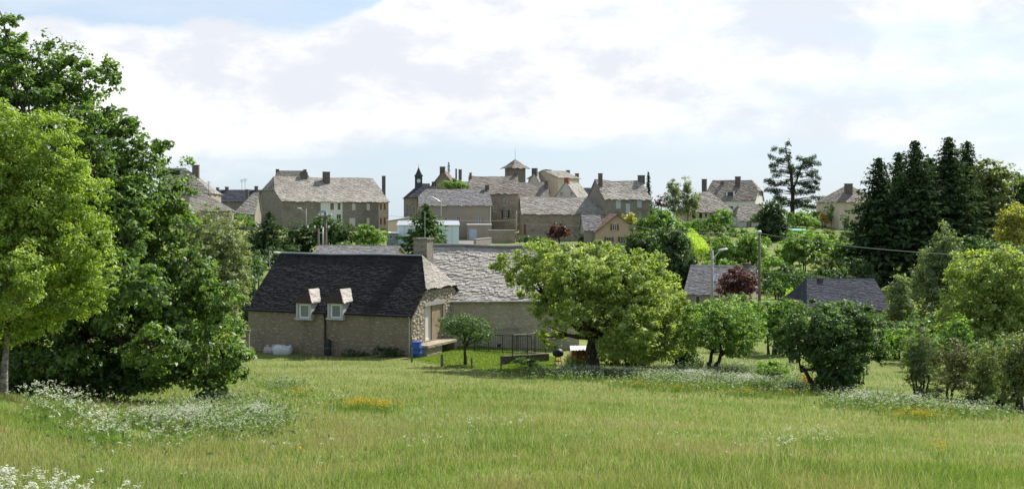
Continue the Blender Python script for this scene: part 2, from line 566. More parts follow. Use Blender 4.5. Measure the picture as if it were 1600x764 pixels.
# ------------------------------------------------------------------ buildings
class House:
    """local frame: u along the ridge (0..L), v into the building (0..W), z from the base"""
    def __init__(s, name, label, cat, A, yaw, L, W, zb, ze, zr, wall=None, roof=None, hipl=None, hipr=None, ov=0.3, ovg=0.2, tile=(0.42, 0.34),
                 flare=0.0, group=None, tiles=True, seed=0, openings=(), chimneys=(), stonework=None, gut=False):
        s.rnd = random.Random(seed + 5)
        s.L, s.W, s.yaw = L, W, yaw
        s.A = Vector((A[0], A[1], zb))
        s.d = Vector((math.cos(yaw), math.sin(yaw), 0))
        s.ni = Vector((-math.sin(yaw), math.cos(yaw), 0))
        s.H, s.R = ze - zb, zr - zb
        s.root = thing(name, label, cat, (A[0], A[1], zb), yaw, group)
        s.wallm, s.roofm = wall or M_ST, roof or M_LAUZE
        s.ov, s.ovg = ov, ovg
        # roof section: halfwidth from the centre line against height
        hw = W / 2
        sl = (s.R - s.H) / hw
        if flare > 0:
            fz = s.H + (s.R - s.H) * 0.28
            fw = hw - hw * 0.28 - flare * 0.35
            s.sec = [(s.H - ov * sl * 0.55, hw + ov), (fz, fw), (s.R, 0.0)]
        else:
            s.sec = [(s.H - ov * sl, hw + ov), (s.R, 0.0)]
        s.z0 = s.sec[0][0]
        def hip(h):
            if h is None:
                return None
            frac, d = h
            zh = s.z0 + (s.R - s.z0) * frac
            return (zh, d)
        s.hl, s.hr = hip(hipl), hip(hipr)
        s.openings = {'f': [], 'b': [], 'l': [], 'r': []}
        s.prep(openings)
        s.walls()
        if stonework:
            s.stonework = stonework
            s.lay_stones(*stonework)
        s.roof(tile, tiles)
        for c in chimneys:
            s.chimney(*c)
        for face, rec in s.openings.items():
            for r in rec:
                s.window(face, *r)

    def hw(s, z):
        for (za, wa), (zb_, wb) in zip(s.sec, s.sec[1:]):
            if z <= zb_ + 1e-6:
                return wa + (wb - wa) * (z - za) / (zb_ - za)
        return 0.0

    def xl(s, z):
        if s.hl and z > s.hl[0]:
            return -s.ovg + (z - s.hl[0]) / (s.R - s.hl[0]) * (s.hl[1] + s.ovg)
        return -s.ovg

    def xr(s, z):
        if s.hr and z > s.hr[0]:
            return s.L + s.ovg - (z - s.hr[0]) / (s.R - s.hr[0]) * (s.hr[1] + s.ovg)
        return s.L + s.ovg

    # pixel -> wall coordinates: the ray through the pixel meets the wall
    def ray(s, px, py, face, out=0.0):
        dr = Vector(((px - HX) / FPX, 1, (HY - py) / FPX))
        if face in 'fb':
            n, c = s.ni, s.A + s.ni * (0 if face == 'f' else s.W)
        elif isinstance(face, float):
            n, c = s.ni, s.A + s.ni * face
        else:
            n, c = s.d, s.A + s.d * (0 if face == 'l' else s.L)
        t = n.dot(c) / n.dot(dr)
        p = dr * t
        q = p - s.A
        return q.dot(s.d), q.dot(s.ni), p.z - s.A.z

    def rayv(s, px, py, v):
        dr = Vector(((px - HX) / FPX, 1, (HY - py) / FPX))
        c = s.A + s.ni * v
        t = s.ni.dot(c) / s.ni.dot(dr)
        q = dr * t - s.A
        return q.dot(s.d), q.z

    def prep(s, ops):
        for face, x0, y0, x1, y1, kind in ops:
            a = s.ray(x0, y0, face)
            b = s.ray(x1, y1, face)
            k = 0 if face in 'fb' else 1
            t0, t1 = sorted((a[k], b[k]))
            z0, z1 = sorted((a[2], b[2]))
            s.openings[face].append((t0, t1, z0, z1, kind))

    def pt(s, face, t, z, out=0.0):
        """point on a wall: t along it, out = outwards"""
        if face == 'f':
            return (t, -out, z)
        if face == 'b':
            return (t, s.W + out, z)
        if face == 'l':
            return (-out, t, z)
        return (s.L + out, t, z)

    def outline(s, face):
        """upper outline of a wall as function of t"""
        if face in 'fb':
            return lambda t: s.H
        hp = s.hl if face == 'l' else s.hr
        cap = hp[0] if hp else s.R
        def f(t):
            off = abs(t - s.W / 2)
            lo, hi = s.H, cap
            if s.hw(hi) >= off:
                return hi - .06
            for _ in range(24):
                m = (lo + hi) / 2
                if s.hw(m) >= off:
                    lo = m
                else:
                    hi = m
            return max(s.H, lo - .06)
        return f

    def walls(s):
        mb = MB()
        for face in 'fblr':
            T = s.L if face in 'fb' else s.W
            ops = s.openings[face]
            ts = {0.0, T}
            for o in ops:
                ts |= {max(0, o[0]), min(T, o[1])}
            if face in 'lr':
                n = 16
                ts |= {T * i / n for i in range(n + 1)}
            ts = sorted(ts)
            top = s.outline(face)
            flip = face in 'rf'
            for a, b in zip(ts, ts[1:]):
                if b - a < 1e-5:
                    continue
                mid = (a + b) / 2
                col = sorted([(o[2], o[3]) for o in ops if o[0] < mid < o[1]])
                z = 0.0
                segs = []
                for lo, hi in col:
                    segs.append((z, lo, z, lo))
                    z = hi
                segs.append((z, top(a), z, top(b)))
                for za0, za1, zb0, zb1 in segs:
                    mb.poly(s.pt(face, a, za0), s.pt(face, b, zb0), s.pt(face, b, max(zb1, zb0)), s.pt(face, a, max(za1, za0)))
            for t0, t1, z0, z1, kind in ops:
                dp = -.22
                q = [(t0, z0), (t1, z0), (t1, z1), (t0, z1)]
                for i in range(4):
                    (a, c), (b, d) = q[i], q[(i + 1) % 4]
                    mb.poly(s.pt(face, a, c), s.pt(face, b, d), s.pt(face, b, d, dp), s.pt(face, a, c, dp))
        s.wall = mb.build('wall', s.wallm, s.root)

    def lay_stones(s, faces, m, rh=(0.11, 0.22), rw=(0.18, 0.5)):
        for face in faces:
            T = s.L if face in 'fb' else s.W
            top = s.outline(face)
            ops = s.openings[face]
            def inside(c, zc, a, b, z0, z1):
                if z1 > min(top(a), top(b)) - .02:
                    return False
                return not any(o[0] - .12 < b and a < o[1] + .12 and o[2] - .1 < z1 and z0 < o[3] + .14 for o in ops)
            mb = MB()
            stones(mb, s.rnd, 0.0, T, 0.0, max(top(T / 2), s.H), lambda u, z, o: s.pt(face, u, z, o), inside, rh, rw)
            tag(mb.build('stonework', m, s.wall), kind='stuff')

    def roof(s, tile, tiles):
        zs = {z for z, _ in s.sec}
        for h in (s.hl, s.hr):
            if h:
                zs.add(h[0])
        zs = sorted(zs)
        c = s.W / 2
        mb = MB()
        for za, zb_ in zip(zs, zs[1:]):
            for sg in (-1, 1):
                q = [(s.xl(za), c + sg * s.hw(za), za), (s.xr(za), c + sg * s.hw(za), za), (s.xr(zb_), c + sg * s.hw(zb_), zb_), (s.xl(zb_), c + sg * s.hw(zb_), zb_)]
                mb.poly(*(q if sg < 0 else q[::-1]))
            for h, X, sg in ((s.hl, s.xl, -1), (s.hr, s.xr, 1)):
                if h and za >= h[0] - 1e-6:
                    q = [(X(za), c - s.hw(za), za), (X(za), c + s.hw(za), za), (X(zb_), c + s.hw(zb_), zb_), (X(zb_), c - s.hw(zb_), zb_)]
                    mb.poly(*(q if sg > 0 else q[::-1]))
        me_o = mb.build('roof', s.roofm, s.root)
        s.roof_o = me_o
        bm = bmesh.new()
        bm.from_mesh(me_o.data)
        bmesh.ops.remove_doubles(bm, verts=bm.verts, dist=1e-4)
        bmesh.ops.recalc_face_normals(bm, faces=bm.faces)
        if sum(f.normal.z for f in bm.faces) < 0:
            bmesh.ops.reverse_faces(bm, faces=bm.faces)
        bm.to_mesh(me_o.data)
        bm.free()
        md = me_o.modifiers.new('thickness', 'SOLIDIFY')
        md.thickness, md.offset = 0.10, -1
        if tiles:
            mb = MB()
            tw, th = tile
            for sg in (-1, 1):
                for (za, wa), (zb_, wb) in zip(s.sec, s.sec[1:]):
                    ey = Vector((0, -sg * (wa - wb), zb_ - za))
                    Ls = ey.length
                    ey.normalize()
                    n = max(1, round(Ls / th))
                    rows = [Ls * i / n for i in range(n + 1)]
                    slates(mb, Vector((0, c + sg * wa, za)), Vector((1, 0, 0)), ey, rows,
                           lambda q, za=za, zb_=zb_, Ls=Ls: (s.xl(za + (zb_ - za) * q / Ls), s.xr(za + (zb_ - za) * q / Ls)), tw, s.rnd)
            for h, X, sg in ((s.hl, s.xl, -1), (s.hr, s.xr, 1)):
                if not h:
                    continue
                za, zb_ = h[0], s.R
                ey = Vector((X(zb_) - X(za), 0, zb_ - za))
                Ls = ey.length
                ey.normalize()
                n = max(1, round(Ls / th))
                rows = [Ls * i / n for i in range(n + 1)]
                slates(mb, Vector((X(za), c, za)), Vector((0, 1, 0)), ey, rows,
                       lambda q, za=za, zb_=zb_, Ls=Ls: (-s.hw(za + (zb_ - za) * q / Ls), s.hw(za + (zb_ - za) * q / Ls)), tw, s.rnd)
            tag(mb.build('roof_slates', s.roofm, me_o), kind='stuff')
        # ridge capping
        a, b = s.xl(s.R), s.xr(s.R)
        rb = MB()
        x = a
        while x < b - .05:
            e = min(b, x + s.rnd.uniform(.45, .7))
            zt = s.R + s.rnd.uniform(.05, .08)
            rb.poly((x, c - .16, s.R - .06), (e - .02, c - .16, s.R - .06), (e - .02, c, zt), (x, c, zt))
            rb.poly((x, c, zt), (e - .02, c, zt), (e - .02, c + .16, s.R - .06), (x, c + .16, s.R - .06))
            x = e
        tag(rb.build('ridge_capping', s.roofm, me_o), kind='stuff')

    def sag(s, amp, seed=0):
        """old timbers: the roof and its ridge dip and wander along their length"""
        me = s.roof_o.data
        bm = bmesh.new()
        bm.from_mesh(me)
        for k in range(1, 14):
            bmesh.ops.bisect_plane(bm, geom=bm.verts[:] + bm.edges[:] + bm.faces[:], plane_co=(s.L * k / 14, 0, 0), plane_no=(1, 0, 0))
        bm.to_mesh(me)
        bm.free()
        def f(u, z):
            t = min(1, max(0, u / s.L))
            w_ = math.sin(math.pi * t) * .8 + .35 * math.sin(5.1 * t + seed) + .25 * math.sin(11.3 * t + seed * 2)
            return -amp * w_ * min(1, max(.15, (z - s.z0) / (s.R - s.z0)))
        for o in [s.roof_o] + [c for c in s.roof_o.children if c.name.split('.')[0] in ('roof_slates', 'ridge_capping', 'hip_slates', 'ridge_cap')]:
            for v in o.data.vertices:
                v.co.z += f(v.co.x, v.co.z)
            o.data.update()

    def roof_z(s, v):
        off = abs(v - s.W / 2)
        lo, hi = s.z0, s.R
        for _ in range(30):
            m = (lo + hi) / 2
            if s.hw(m) >= off:
                lo = m
            else:
                hi = m
        return lo

    def chimney(s, x0, y0, x1, y1, frac=0.5, m=None, depth=None, pots=0):
        if abs(math.cos(s.yaw)) < .5 and math.sin(s.yaw) > .8:
            _, va, zt = s.ray(x0, y0, 'l')
            _, vb, _ = s.ray(x1, y0, 'l')
            va, vb = sorted((va, vb))
            zz = s.roof_z((va + vb) / 2) - 1.0
            mb = MB().box(.05, va, zz, .05 + max(.5, (vb - va) * .8), vb, zt - .12).box(0, va - .06, zt - .12, .1 + max(.5, (vb - va) * .8), vb + .06, zt)
            return mb.build('chimney', m or M_CHIM, s.roof_o)
        v = s.W * frac
        ua, zt = s.rayv(x0, y0, v)
        ub, _ = s.rayv(x1, y0, v)
        ua, ub = sorted((ua, ub))
        dp = depth or max(0.5, (ub - ua) * .8)
        zb_ = s.roof_z(v) - .8
        for hp, dist in ((s.hl, ua + s.ovg), (s.hr, s.L + s.ovg - ub)):
            if hp:
                zb_ = min(zb_, hp[0] + max(0, dist) / (hp[1] + s.ovg) * (s.R - hp[0]) - .8)
        if ub < .4 or ua > s.L - .4:
            zb_ = min(zb_, s.H)
        mb = MB()
        mb.box(ua, v - dp / 2, zb_, ub, v + dp / 2, zt - .12)
        mb.box(ua - .06, v - dp / 2 - .06, zt - .12, ub + .06, v + dp / 2 + .06, zt)
        o = mb.build('chimney', m or M_CHIM, s.roof_o)
        for i in range(pots):
            pb = MB()
            pb.lathe([(.13, zt - .05), (.10, zt + .35)], ua + (i + .5) * (ub - ua) / pots, v, 8)
            pb.build('chimney_pot', M_TILE, s.roof_o)
        return o

    def window(s, face, t0, t1, z0, z1, kind):
        kind, _, opt = kind.partition('/')
        if kind == 'hole':
            return
        dp = -.16
        w_, h_ = t1 - t0, z1 - z0
        f = min(.07, w_ * .14)
        def bx(mb, a, b, c, d, o0, o1):
            p, q = s.pt(face, a, c, o0), s.pt(face, b, d, o1)
            mb.box(min(p[0], q[0]), min(p[1], q[1]), min(p[2], q[2]), max(p[0], q[0]), max(p[1], q[1]), max(p[2], q[2]))
        if kind in ('shut', 'door', 'blind'):
            m = {'p': M_SHUT_P, 'b': M_SHUT_B, 'd': M_SHUT_D, 'r': M_SHUT_R, 'w': M_FRAME, 'l': M_BLIND, 'g': M_WOODG}[opt or 'p']
            mb = MB()
            if kind == 'door':
                bx(mb, t0, t1, z0, z1, dp, dp + .05)
                for i in range(1, 4):
                    bx(mb, t0 + .02, t1 - .02, z0 + h_ * i / 4 - .012, z0 + h_ * i / 4 + .012, dp + .05, dp + .06)
                o = mb.build('door', m, s.root)
                hb = MB()
                bx(hb, t1 - .16, t1 - .10, z0 + h_ * .45, z0 + h_ * .47, dp + .05, dp + .1)
                hb.build('handle', M_METAL, o)
            else:
                mid = (t0 + t1) / 2
                bx(mb, t0, mid - .012, z0, z1, -.08, -.03)
                bx(mb, mid + .012, t1, z0, z1, -.08, -.03)
                mb.build('shutter', m, s.root)
                bb = MB()
                bx(bb, t0, t1, z0, z1, dp - .03, dp)
                bb.build('window', M_GLASS, s.root)
            return
        mb = MB()
        fm = M_SHUT_D if kind == 'dark' else M_FRAME
        bx(mb, t0, t0 + f, z0, z1, dp, dp + .05)
        bx(mb, t1 - f, t1, z0, z1, dp, dp + .05)
        bx(mb, t0 + f, t1 - f, z0, z0 + f, dp, dp + .05)
        bx(mb, t0 + f, t1 - f, z1 - f, z1, dp, dp + .05)
        mid = (t0 + t1) / 2
        if w_ > .55:
            bx(mb, mid - f * .4, mid + f * .4, z0 + f, z1 - f, dp, dp + .05)
        if h_ > 1.0:
            for k in (1, 2):
                zz = z0 + h_ * k / 3
                bx(mb, t0 + f, mid - f * .4, zz - .015, zz + .015, dp + .004, dp + .04)
                bx(mb, mid + f * .4, t1 - f, zz - .015, zz + .015, dp + .004, dp + .04)
        o = mb.build('window', fm, s.root)
        panes = ((t0 + f, mid - f * .4), (mid + f * .4, t1 - f)) if w_ > .55 else ((t0 + f, t1 - f),)
        for a, b in panes:
            pb = MB()
            bx(pb, a, b, z0 + f, z1 - f, dp - .01, dp + .015)
            pb.build('pane', M_GLASS_L if 'k' in opt else M_GLASS, o)
        sb = MB()
        bx(sb, t0 - .1, t1 + .1, z0 - .12, z0 - .001, -.1, .07)
        sb.build('sill', M_CONC, o)
        if 's' in opt:
            m = M_SHUT_D if 'd' in opt else (M_SHUT_R if 'r' in opt else M_SHUT_B)
            for a, b in ((t0 - w_ * .52, t0 - .03), (t1 + .03, t1 + w_ * .52)):
                sh = MB()
                bx(sh, a, b, z0, z1, .02, .06)
                for k in range(1, 4):
                    bx(sh, a + .04, b - .04, z0 + h_ * k / 4 - .02, z0 + h_ * k / 4 + .02, .06, .075)
                sh.build('shutter', m, o)


def corner_base(A, yaw, L, W):
    d = (math.cos(yaw), math.sin(yaw))
    n = (-math.sin(yaw), math.cos(yaw))
    zs = [gz(A[0] + d[0] * u + n[0] * v, A[1] + d[1] * u + n[1] * v) for u in (0, L) for v in (0, W)]
    return min(zs) - 0.4

def front_house(name, label, pxl, pxr, Y, yaw, eave, ridge, W, cat='house', **kw):
    """long side towards the camera; Y is the depth of the nearer front corner"""
    yw = R(yaw)
    d = (math.cos(yw), math.sin(yw))
    near, far = (pxl, pxr) if yaw >= 0 else (pxr, pxl)
    x0, k = PX(near, Y), (far - HX) / FPX
    t = (k * Y - x0) / (d[0] - k * d[1])
    A = (x0, Y) if yaw >= 0 else (x0 + d[0] * t, Y + d[1] * t)
    L = abs(t)
    yr = Y + math.cos(yw) * W / 2
    return House(name, label, cat, A, yw, L, W, corner_base(A, yw, L, W), PZ(eave, Y), PZ(ridge, yr), **kw)

def gable_house(name, label, pxl, pxr, Y, turn, eave, ridge, depth, cat='house', **kw):
    """gable end towards the camera (face 'l'), the ridge running back"""
    yw = R(90 + turn)
    W = (pxr - pxl) / FPX * Y / max(.3, math.cos(R(turn)))
    A = (PX(pxr, Y), Y)
    return House(name, label, cat, A, yw, depth, W, corner_base(A, yw, depth, W), PZ(eave, Y), PZ(ridge, Y), **kw)


# ------------------------------------------------------------------ foliage
def leaf_quads(C, size, nrm, rng, aspect=0.55):
    """C (n,3) leaf centres, size (n,), nrm (n,3) rough normals -> verts, faces"""
    n = len(C)
    nrm = nrm / np.linalg.norm(nrm, axis=1, keepdims=True)
    r = rng.normal(size=(n, 3))
    u = np.cross(nrm, r)
    u /= np.linalg.norm(u, axis=1, keepdims=True) + 1e-9
    v = np.cross(nrm, u)
    l = (size * .5)[:, None]
    wv = (size * .5 * aspect)[:, None]
    V = np.empty((n, 4, 3))
    V[:, 0] = C - u * l
    V[:, 1] = C + v * wv + u * l * .1
    V[:, 2] = C + u * l - nrm * l * .35
    V[:, 3] = C - v * wv + u * l * .1
    F = np.arange(n * 4).reshape(n, 4)
    return V.reshape(-1, 3), F

def colours(n, ids, nid, c1, c2, rng, dull=0.16):
    c1, c2 = np.array(c1) * np.array([2.2, 2.2, 2.1]), np.array(c2) * np.array([2.2, 2.2, 2.1])
    f = np.clip(rng.normal(.5, .28, nid)[ids] + rng.normal(0, .2, n), 0, 1)[:, None]
    c = c1 * (1 - f) + c2 * f
    c *= (1 + rng.normal(0, dull, n))[:, None].clip(.55, 1.5)
    return np.repeat(c, 4, axis=0)

def crown_leaves(lobes, ls, cov, c1, c2, rng, clump=0.3, up=0.45, aspect=0.55, fill=0.5, flat=0.6):
    """lobes (k,6): centre, radii. leaves sit in clumps spread through the outer part of every lobe"""
    lobes = np.asarray(lobes, float)
    rad = lobes[:, 3:].mean(1)
    area = 4 * math.pi * rad ** 2
    P_, N_, ID = [], [], []
    cid = 0
    centres = []
    for (cx, cy, cz, rx, ry, rz), rm, ar in zip(lobes, rad, area):
        nl = int(cov * (1.0 if cy < .6 * rm else .6) * ar / (ls * ls * aspect * .5))
        rc = max(ls * 1.6, rm * clump)
        nc = max(5, int(1.9 * ar / (rc * rc * 3.1)))
        dirs = rng.normal(size=(nc, 3))
        dirs /= np.linalg.norm(dirs, axis=1, keepdims=True)
        rr = 1.05 - fill * rng.random(nc) ** 1.6 + rng.normal(0, .09, nc)
        cc = np.array([cx, cy, cz]) + dirs * rr[:, None] * np.array([rx, ry, rz])
        centres.append(cc)
        wgt = rng.gamma(1.8, 1, nc)
        wgt /= wgt.sum()
        pick = rng.choice(nc, nl, p=wgt)
        g = rng.normal(size=(nl, 3))
        g /= np.linalg.norm(g, axis=1, keepdims=True)
        g *= (rng.random(nl) ** .5)[:, None]
        rcs = rc * rng.uniform(.6, 1.25, nc)
        off = g * rcs[pick][:, None] * np.array([1, 1, flat])
        P_.append(cc[pick] + off)
        N_.append(dirs[pick] * .35 + g * .35 + np.array([0, 0, up]) + rng.normal(0, .45, (nl, 3)))
        ID.append(pick + cid)
        cid += nc
    P_, N_, ID = np.concatenate(P_), np.concatenate(N_), np.concatenate(ID)
    size = ls * rng.uniform(.5, 1.4, len(P_))
    V, F = leaf_quads(P_, size, N_, rng, aspect)
    return V, F, colours(len(P_), ID, cid, c1, c2, rng), np.concatenate(centres)

def limb(mb, a, b, r0, r1, rng, bend=0.12, seg=5, n=6):
    a, b = Vector(a), Vector(b)
    L = (b - a).length
    pts, rad = [], []
    w1 = Vector(rng.normal(0, bend * L, 3))
    for i in range(seg + 1):
        t = i / seg
        p = a.lerp(b, t) + w1 * math.sin(math.pi * t) * .5 + Vector(rng.normal(0, bend * L * .12, 3)) * (0 < i < seg)
        pts.append(p)
        rad.append(r0 + (r1 - r0) * t)
    mb.tube(pts, rad, n)
    return pts

GREEN = {
    'oak': ((.030, .060, .014), (.090, .140, .032)),
    'ash': ((.090, .140, .020), (.165, .215, .040)),
    'walnut': ((.100, .138, .032), (.175, .210, .062)),
    'mid': ((.045, .090, .018), (.100, .165, .034)),
    'bright': ((.058, .108, .022), (.112, .170, .042)),
    'lime': ((.13, .20, .02), (.24, .30, .04)),
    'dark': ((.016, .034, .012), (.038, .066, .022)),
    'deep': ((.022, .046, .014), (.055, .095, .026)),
    'grey': ((.055, .080, .035), (.115, .140, .066)),
    'olive': ((.052, .070, .024), (.108, .128, .048)),
    'red': ((.030, .011, .013), (.070, .022, .026)),
    'rust': ((.16, .075, .018), (.26, .13, .03)),
    'twig': ((.052, .056, .032), (.098, .100, .056)),
    'yellow': ((.13, .14, .03), (.22, .21, .06)),
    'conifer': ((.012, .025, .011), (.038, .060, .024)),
    'birch': ((.075, .095, .048), (.130, .150, .082)),
    'cedar': ((.028, .045, .034), (.060, .082, .058)),
}

def tree(name, label, cat, px, Y, lobes, kind, ls, cov=1.1, trunk=0.2, stems=1, group=None, seed=None, depth=0.85, bark=None, up=0.45, clump=0.3,
         fill=0.5, limbs=10, top=None, aspect=0.55, flat=0.6, back=True, twigs=0, trunkpx=None):
    """lobes in pixels at the tree's own distance: (px, py, rx, ry[, depth offset in m])"""
    seed = seed if seed is not None else int(px * 7 + Y * 13 + lobes[0][1])
    rng = np.random.default_rng(seed)
    sc = Y / FPX
    bx = PX(px, Y)
    bz = gz(bx, Y)
    root = thing(name, label, cat, (bx, Y, bz), 0, group)
    Ls = []
    for l in lobes:
        x, z = PX(l[0], Y) - bx, PZ(l[1], Y) - bz
        rx, rz = l[2] * sc, l[3] * sc
        ry = (rx * .6 + rz * .4) * depth
        dy = l[4] if len(l) > 4 else 0.0
        Ls.append((x, dy, z, rx, ry, rz))
    Ls = np.array(Ls)
    if back and len(Ls) > 2:      # the crown goes on behind and in front of the outline seen from here
        ctr = Ls[:, :3].mean(0)
        spread = (Ls[:, 0].max() - Ls[:, 0].min()) * .5 + Ls[:, 3].mean() * .3
        add = []
        for k in range(len(Ls)):
            q = Ls[k].copy()
            q[1] += spread * rng.uniform(.45, .8) * (1 if k % 2 else -1) * (.55 if Ls[k, 2] > ctr[2] else 1)
            q[0] = ctr[0] + (q[0] - ctr[0]) * .7
            q[2] = ctr[2] + (q[2] - ctr[2]) * .75
            q[3:] *= .85
            add.append(q)
        Ls = np.vstack([Ls, add[::2]]) if len(Ls) > 7 else np.vstack([Ls, add])
    V, F, Cc, centres = crown_leaves(Ls, ls, cov, *GREEN[kind], rng, clump, up, aspect, fill, flat)
    under = V[:, 2].reshape(-1, 4).min(1) > -0.3
    V, Cc = V.reshape(-1, 4, 3)[under].reshape(-1, 3), Cc.reshape(-1, 4, 3)[under].reshape(-1, 3)
    F = np.arange(len(V)).reshape(-1, 4)
    mb = MB()
    ctr = Ls[:, :3].mean(0)
    zlow = max(.25, Ls[:, 2].min() - .2)
    for k in range(stems):
        ox = 0 if stems == 1 else (k - (stems - 1) / 2) * trunk * 2.4 + rng.normal(0, trunk * .4)
        oy = 0 if stems == 1 else rng.normal(0, trunk)
        tr = trunk / (1 if stems == 1 else 1.3)
        fork = Vector((ox * 1.6 + ctr[0] * .35, oy * 1.5 + ctr[1] * .3, max(zlow, ctr[2] * .55)))
        pts = [Vector((ox * .9, oy * .9, -.35)), Vector((ox, oy, .08)), Vector((ox * 1.1, oy, .35)).lerp(fork, .12)]
        for t in (.4, .7, 1):
            pts.append(Vector((ox, oy, 0.2)).lerp(fork, t) + Vector(rng.normal(0, tr * .25, 3)) * (t < 1))
        mb.tube(pts, [tr * 1.6, tr * 1.35, tr * 1.08, tr * .95, tr * .86, tr * .78], 9)
        big = rng.permutation(len(Ls))[:max(3, limbs // stems)]
        for j in big:
            e = Ls[j, :3]
            lp = limb(mb, fork - Vector((0, 0, rng.uniform(0, .3) * max(.1, fork.z))), e, tr * .55, tr * .16, rng, .1, 5, 5)
            near = centres[np.argsort(((centres - e) ** 2).sum(1))[rng.integers(0, 10, 5)]] if len(centres) > 12 else centres[:3]
            for q in near:
                limb(mb, lp[3], q, tr * .2, tr * .05, rng, .12, 3, 4)
    for q in centres[rng.integers(0, len(centres), twigs)] if twigs else ():
        j = np.argmin(((Ls[:, :3] - q) ** 2).sum(1))
        e = Ls[j, :3] + (q - Ls[j, :3]) * rng.uniform(1.1, 1.35)
        limb(mb, Ls[j, :3], e, trunk * .12, trunk * .03, rng, .1, 4, 4)
    mb.build('trunk', bark or BARK, root, True)
    np_mesh('crown', V, F, LEAF, root, Cc)
    return root

def conifer(name, label, px, Y, tip, half, kind='conifer', base=None, seed=None, group=None, density=1.0, step=0.5, power=0.8, spray=0.75, droop=0.3, cat='tree', lowest=0.06, ragged=.25):
    """layered boughs round a straight stem; tip = pixel row of the top, half = half width in pixels near the ground"""
    rng = np.random.default_rng(seed if seed is not None else int(px * 3 + Y))
    bx = PX(px, Y)
    bz = gz(bx, Y) if base is None else PZ(base, Y)
    H = PZ(tip, Y) - bz
    Rm = half * Y / FPX
    root = thing(name, label, cat, (bx, Y, bz), 0, group)
    mb = MB()
    mb.tube([(0, 0, -.3), (0, 0, H * .3), (0.03, .02, H * .7), (0, 0, H * .99)], [.016 * H + .05, .012 * H + .04, .006 * H + .02, .015], 7)
    P_, N_, U_, S_, ID = [], [], [], [], []
    z, bid = H * lowest, 0
    while z < H * .985:
        t = z / H
        rad = Rm * max(.02, (1 - t)) ** power
        nb = max(4, int(9 * density * (.5 + rad / Rm)))
        a0 = rng.uniform(0, 6.28)
        for k in range(nb):
            a = a0 + 6.283 * k / nb + rng.normal(0, .22)
            Lb = rad * rng.uniform(1 - ragged * 1.4, 1 + ragged * .6) + .12
            dirv = np.array([math.cos(a), math.sin(a), 0])
            ns = max(3, int(Lb / (spray * .32)))
            s_ = (np.arange(ns) + rng.random(ns)) / ns
            for rep in range(2):
                side = np.array([-math.sin(a), math.cos(a), 0])
                lat = rng.normal(0, .12 + .14 * (1 - s_), ns) * Lb * .8
                c = dirv * (s_ * Lb)[:, None] + side * lat[:, None]
                c[:, 2] = z + (-droop * s_ + droop * .55 * s_ ** 2.5) * Lb + rng.normal(0, .06, ns) + rng.uniform(-.5, .5) * step * .6
                P_.append(c)
                N_.append(np.tile([0, 0, 1.0], (ns, 1)) * .8 + dirv * .3 + rng.normal(0, .4, (ns, 3)))
                S_.append(spray * rng.uniform(.6, 1.2, ns) * (.48 + .52 * (1 - t)))
                ID.append(np.full(ns, bid))
            bid += 1
            if rad > .8 and k % 3 == 0:
                mb.tube([(0, 0, z), tuple(dirv * Lb * .8 + np.array([0, 0, z - droop * .4 * Lb]))], [.03, .01], 4)
        z += step * rng.uniform(.75, 1.25) * (.6 + .4 * (1 - t))
    C, N, S, ID = np.concatenate(P_), np.concatenate(N_), np.concatenate(S_), np.concatenate(ID)
    V, F = leaf_quads(C, S, N, rng, .5)
    mb.build('trunk', BARK, root, True)
    np_mesh('crown', V, F, NEEDLE, root, colours(len(C), ID, bid, *GREEN[kind], rng))
    return root

def hedge(name, label, pts, width, height, kind, ls, dens=160, seed=1, group=None):
    """clipped hedge along ground points [(x, y)]: leaves through a box-shaped body over a dark twiggy core"""
    rng = np.random.default_rng(seed)
    root = thing(name, label, 'hedge', (pts[0][0], pts[0][1], gz(*pts[0])), 0, group)
    o = np.array([pts[0][0], pts[0][1], gz(*pts[0])])
    P_, N_, mb = [], [], MB()
    for (xa, ya), (xb, yb) in zip(pts, pts[1:]):
        L = math.hypot(xb - xa, yb - ya)
        d = np.array([(xb - xa) / L, (yb - ya) / L])
        nrm = np.array([-d[1], d[0]])
        area = L * (width + 2 * height) + 2 * width * height
        n = int(area * dens)
        s_ = rng.uniform(-.5 * .2, L + .1, n)
        face = rng.choice(5, n, p=np.array([width * L, height * L, height * L, width * height, width * height]) / (width * L + 2 * height * L + 2 * width * height))
        w_ = rng.uniform(-.5, .5, n) * width
        h_ = rng.uniform(.02, 1, n) * height
        nn = np.zeros((n, 3))
        h_[face == 0] = height
        nn[face == 0, 2] = 1
        w_[face == 1], w_[face == 2] = width / 2, -width / 2
        nn[face == 1, :2], nn[face == 2, :2] = nrm, -nrm
        s_[face == 3], s_[face == 4] = 0, L
        nn[face == 3, :2], nn[face == 4, :2] = -d, d
        xy = np.array([xa, ya]) + s_[:, None] * d + w_[:, None] * nrm
        c = np.column_stack([xy, GZ(xy[:, 0], xy[:, 1]) + h_]) - o
        c += rng.normal(0, ls * .5, c.shape)
        P_.append(c)
        N_.append(nn + rng.normal(0, .6, c.shape))
        for k in range(int(L / 1.2) + 1):
            q = np.array([xa, ya]) + d * min(L, k * 1.2 + .3)
            zz = gz(q[0], q[1])
            mb.tube([np.array([q[0], q[1], zz - .2]) - o, np.array([q[0], q[1], zz + height * .8]) - o], [.05, .02], 5)
    C, N = np.concatenate(P_), np.concatenate(N_)
    V, F = leaf_quads(C, ls * rng.uniform(.7, 1.3, len(C)), N, rng, .7)
    mb.build('stem', BARK, root)
    np_mesh('foliage', V, F, LEAF, root, colours(len(C), rng.integers(0, 60, len(C)), 60, *GREEN[kind], rng))
    return root

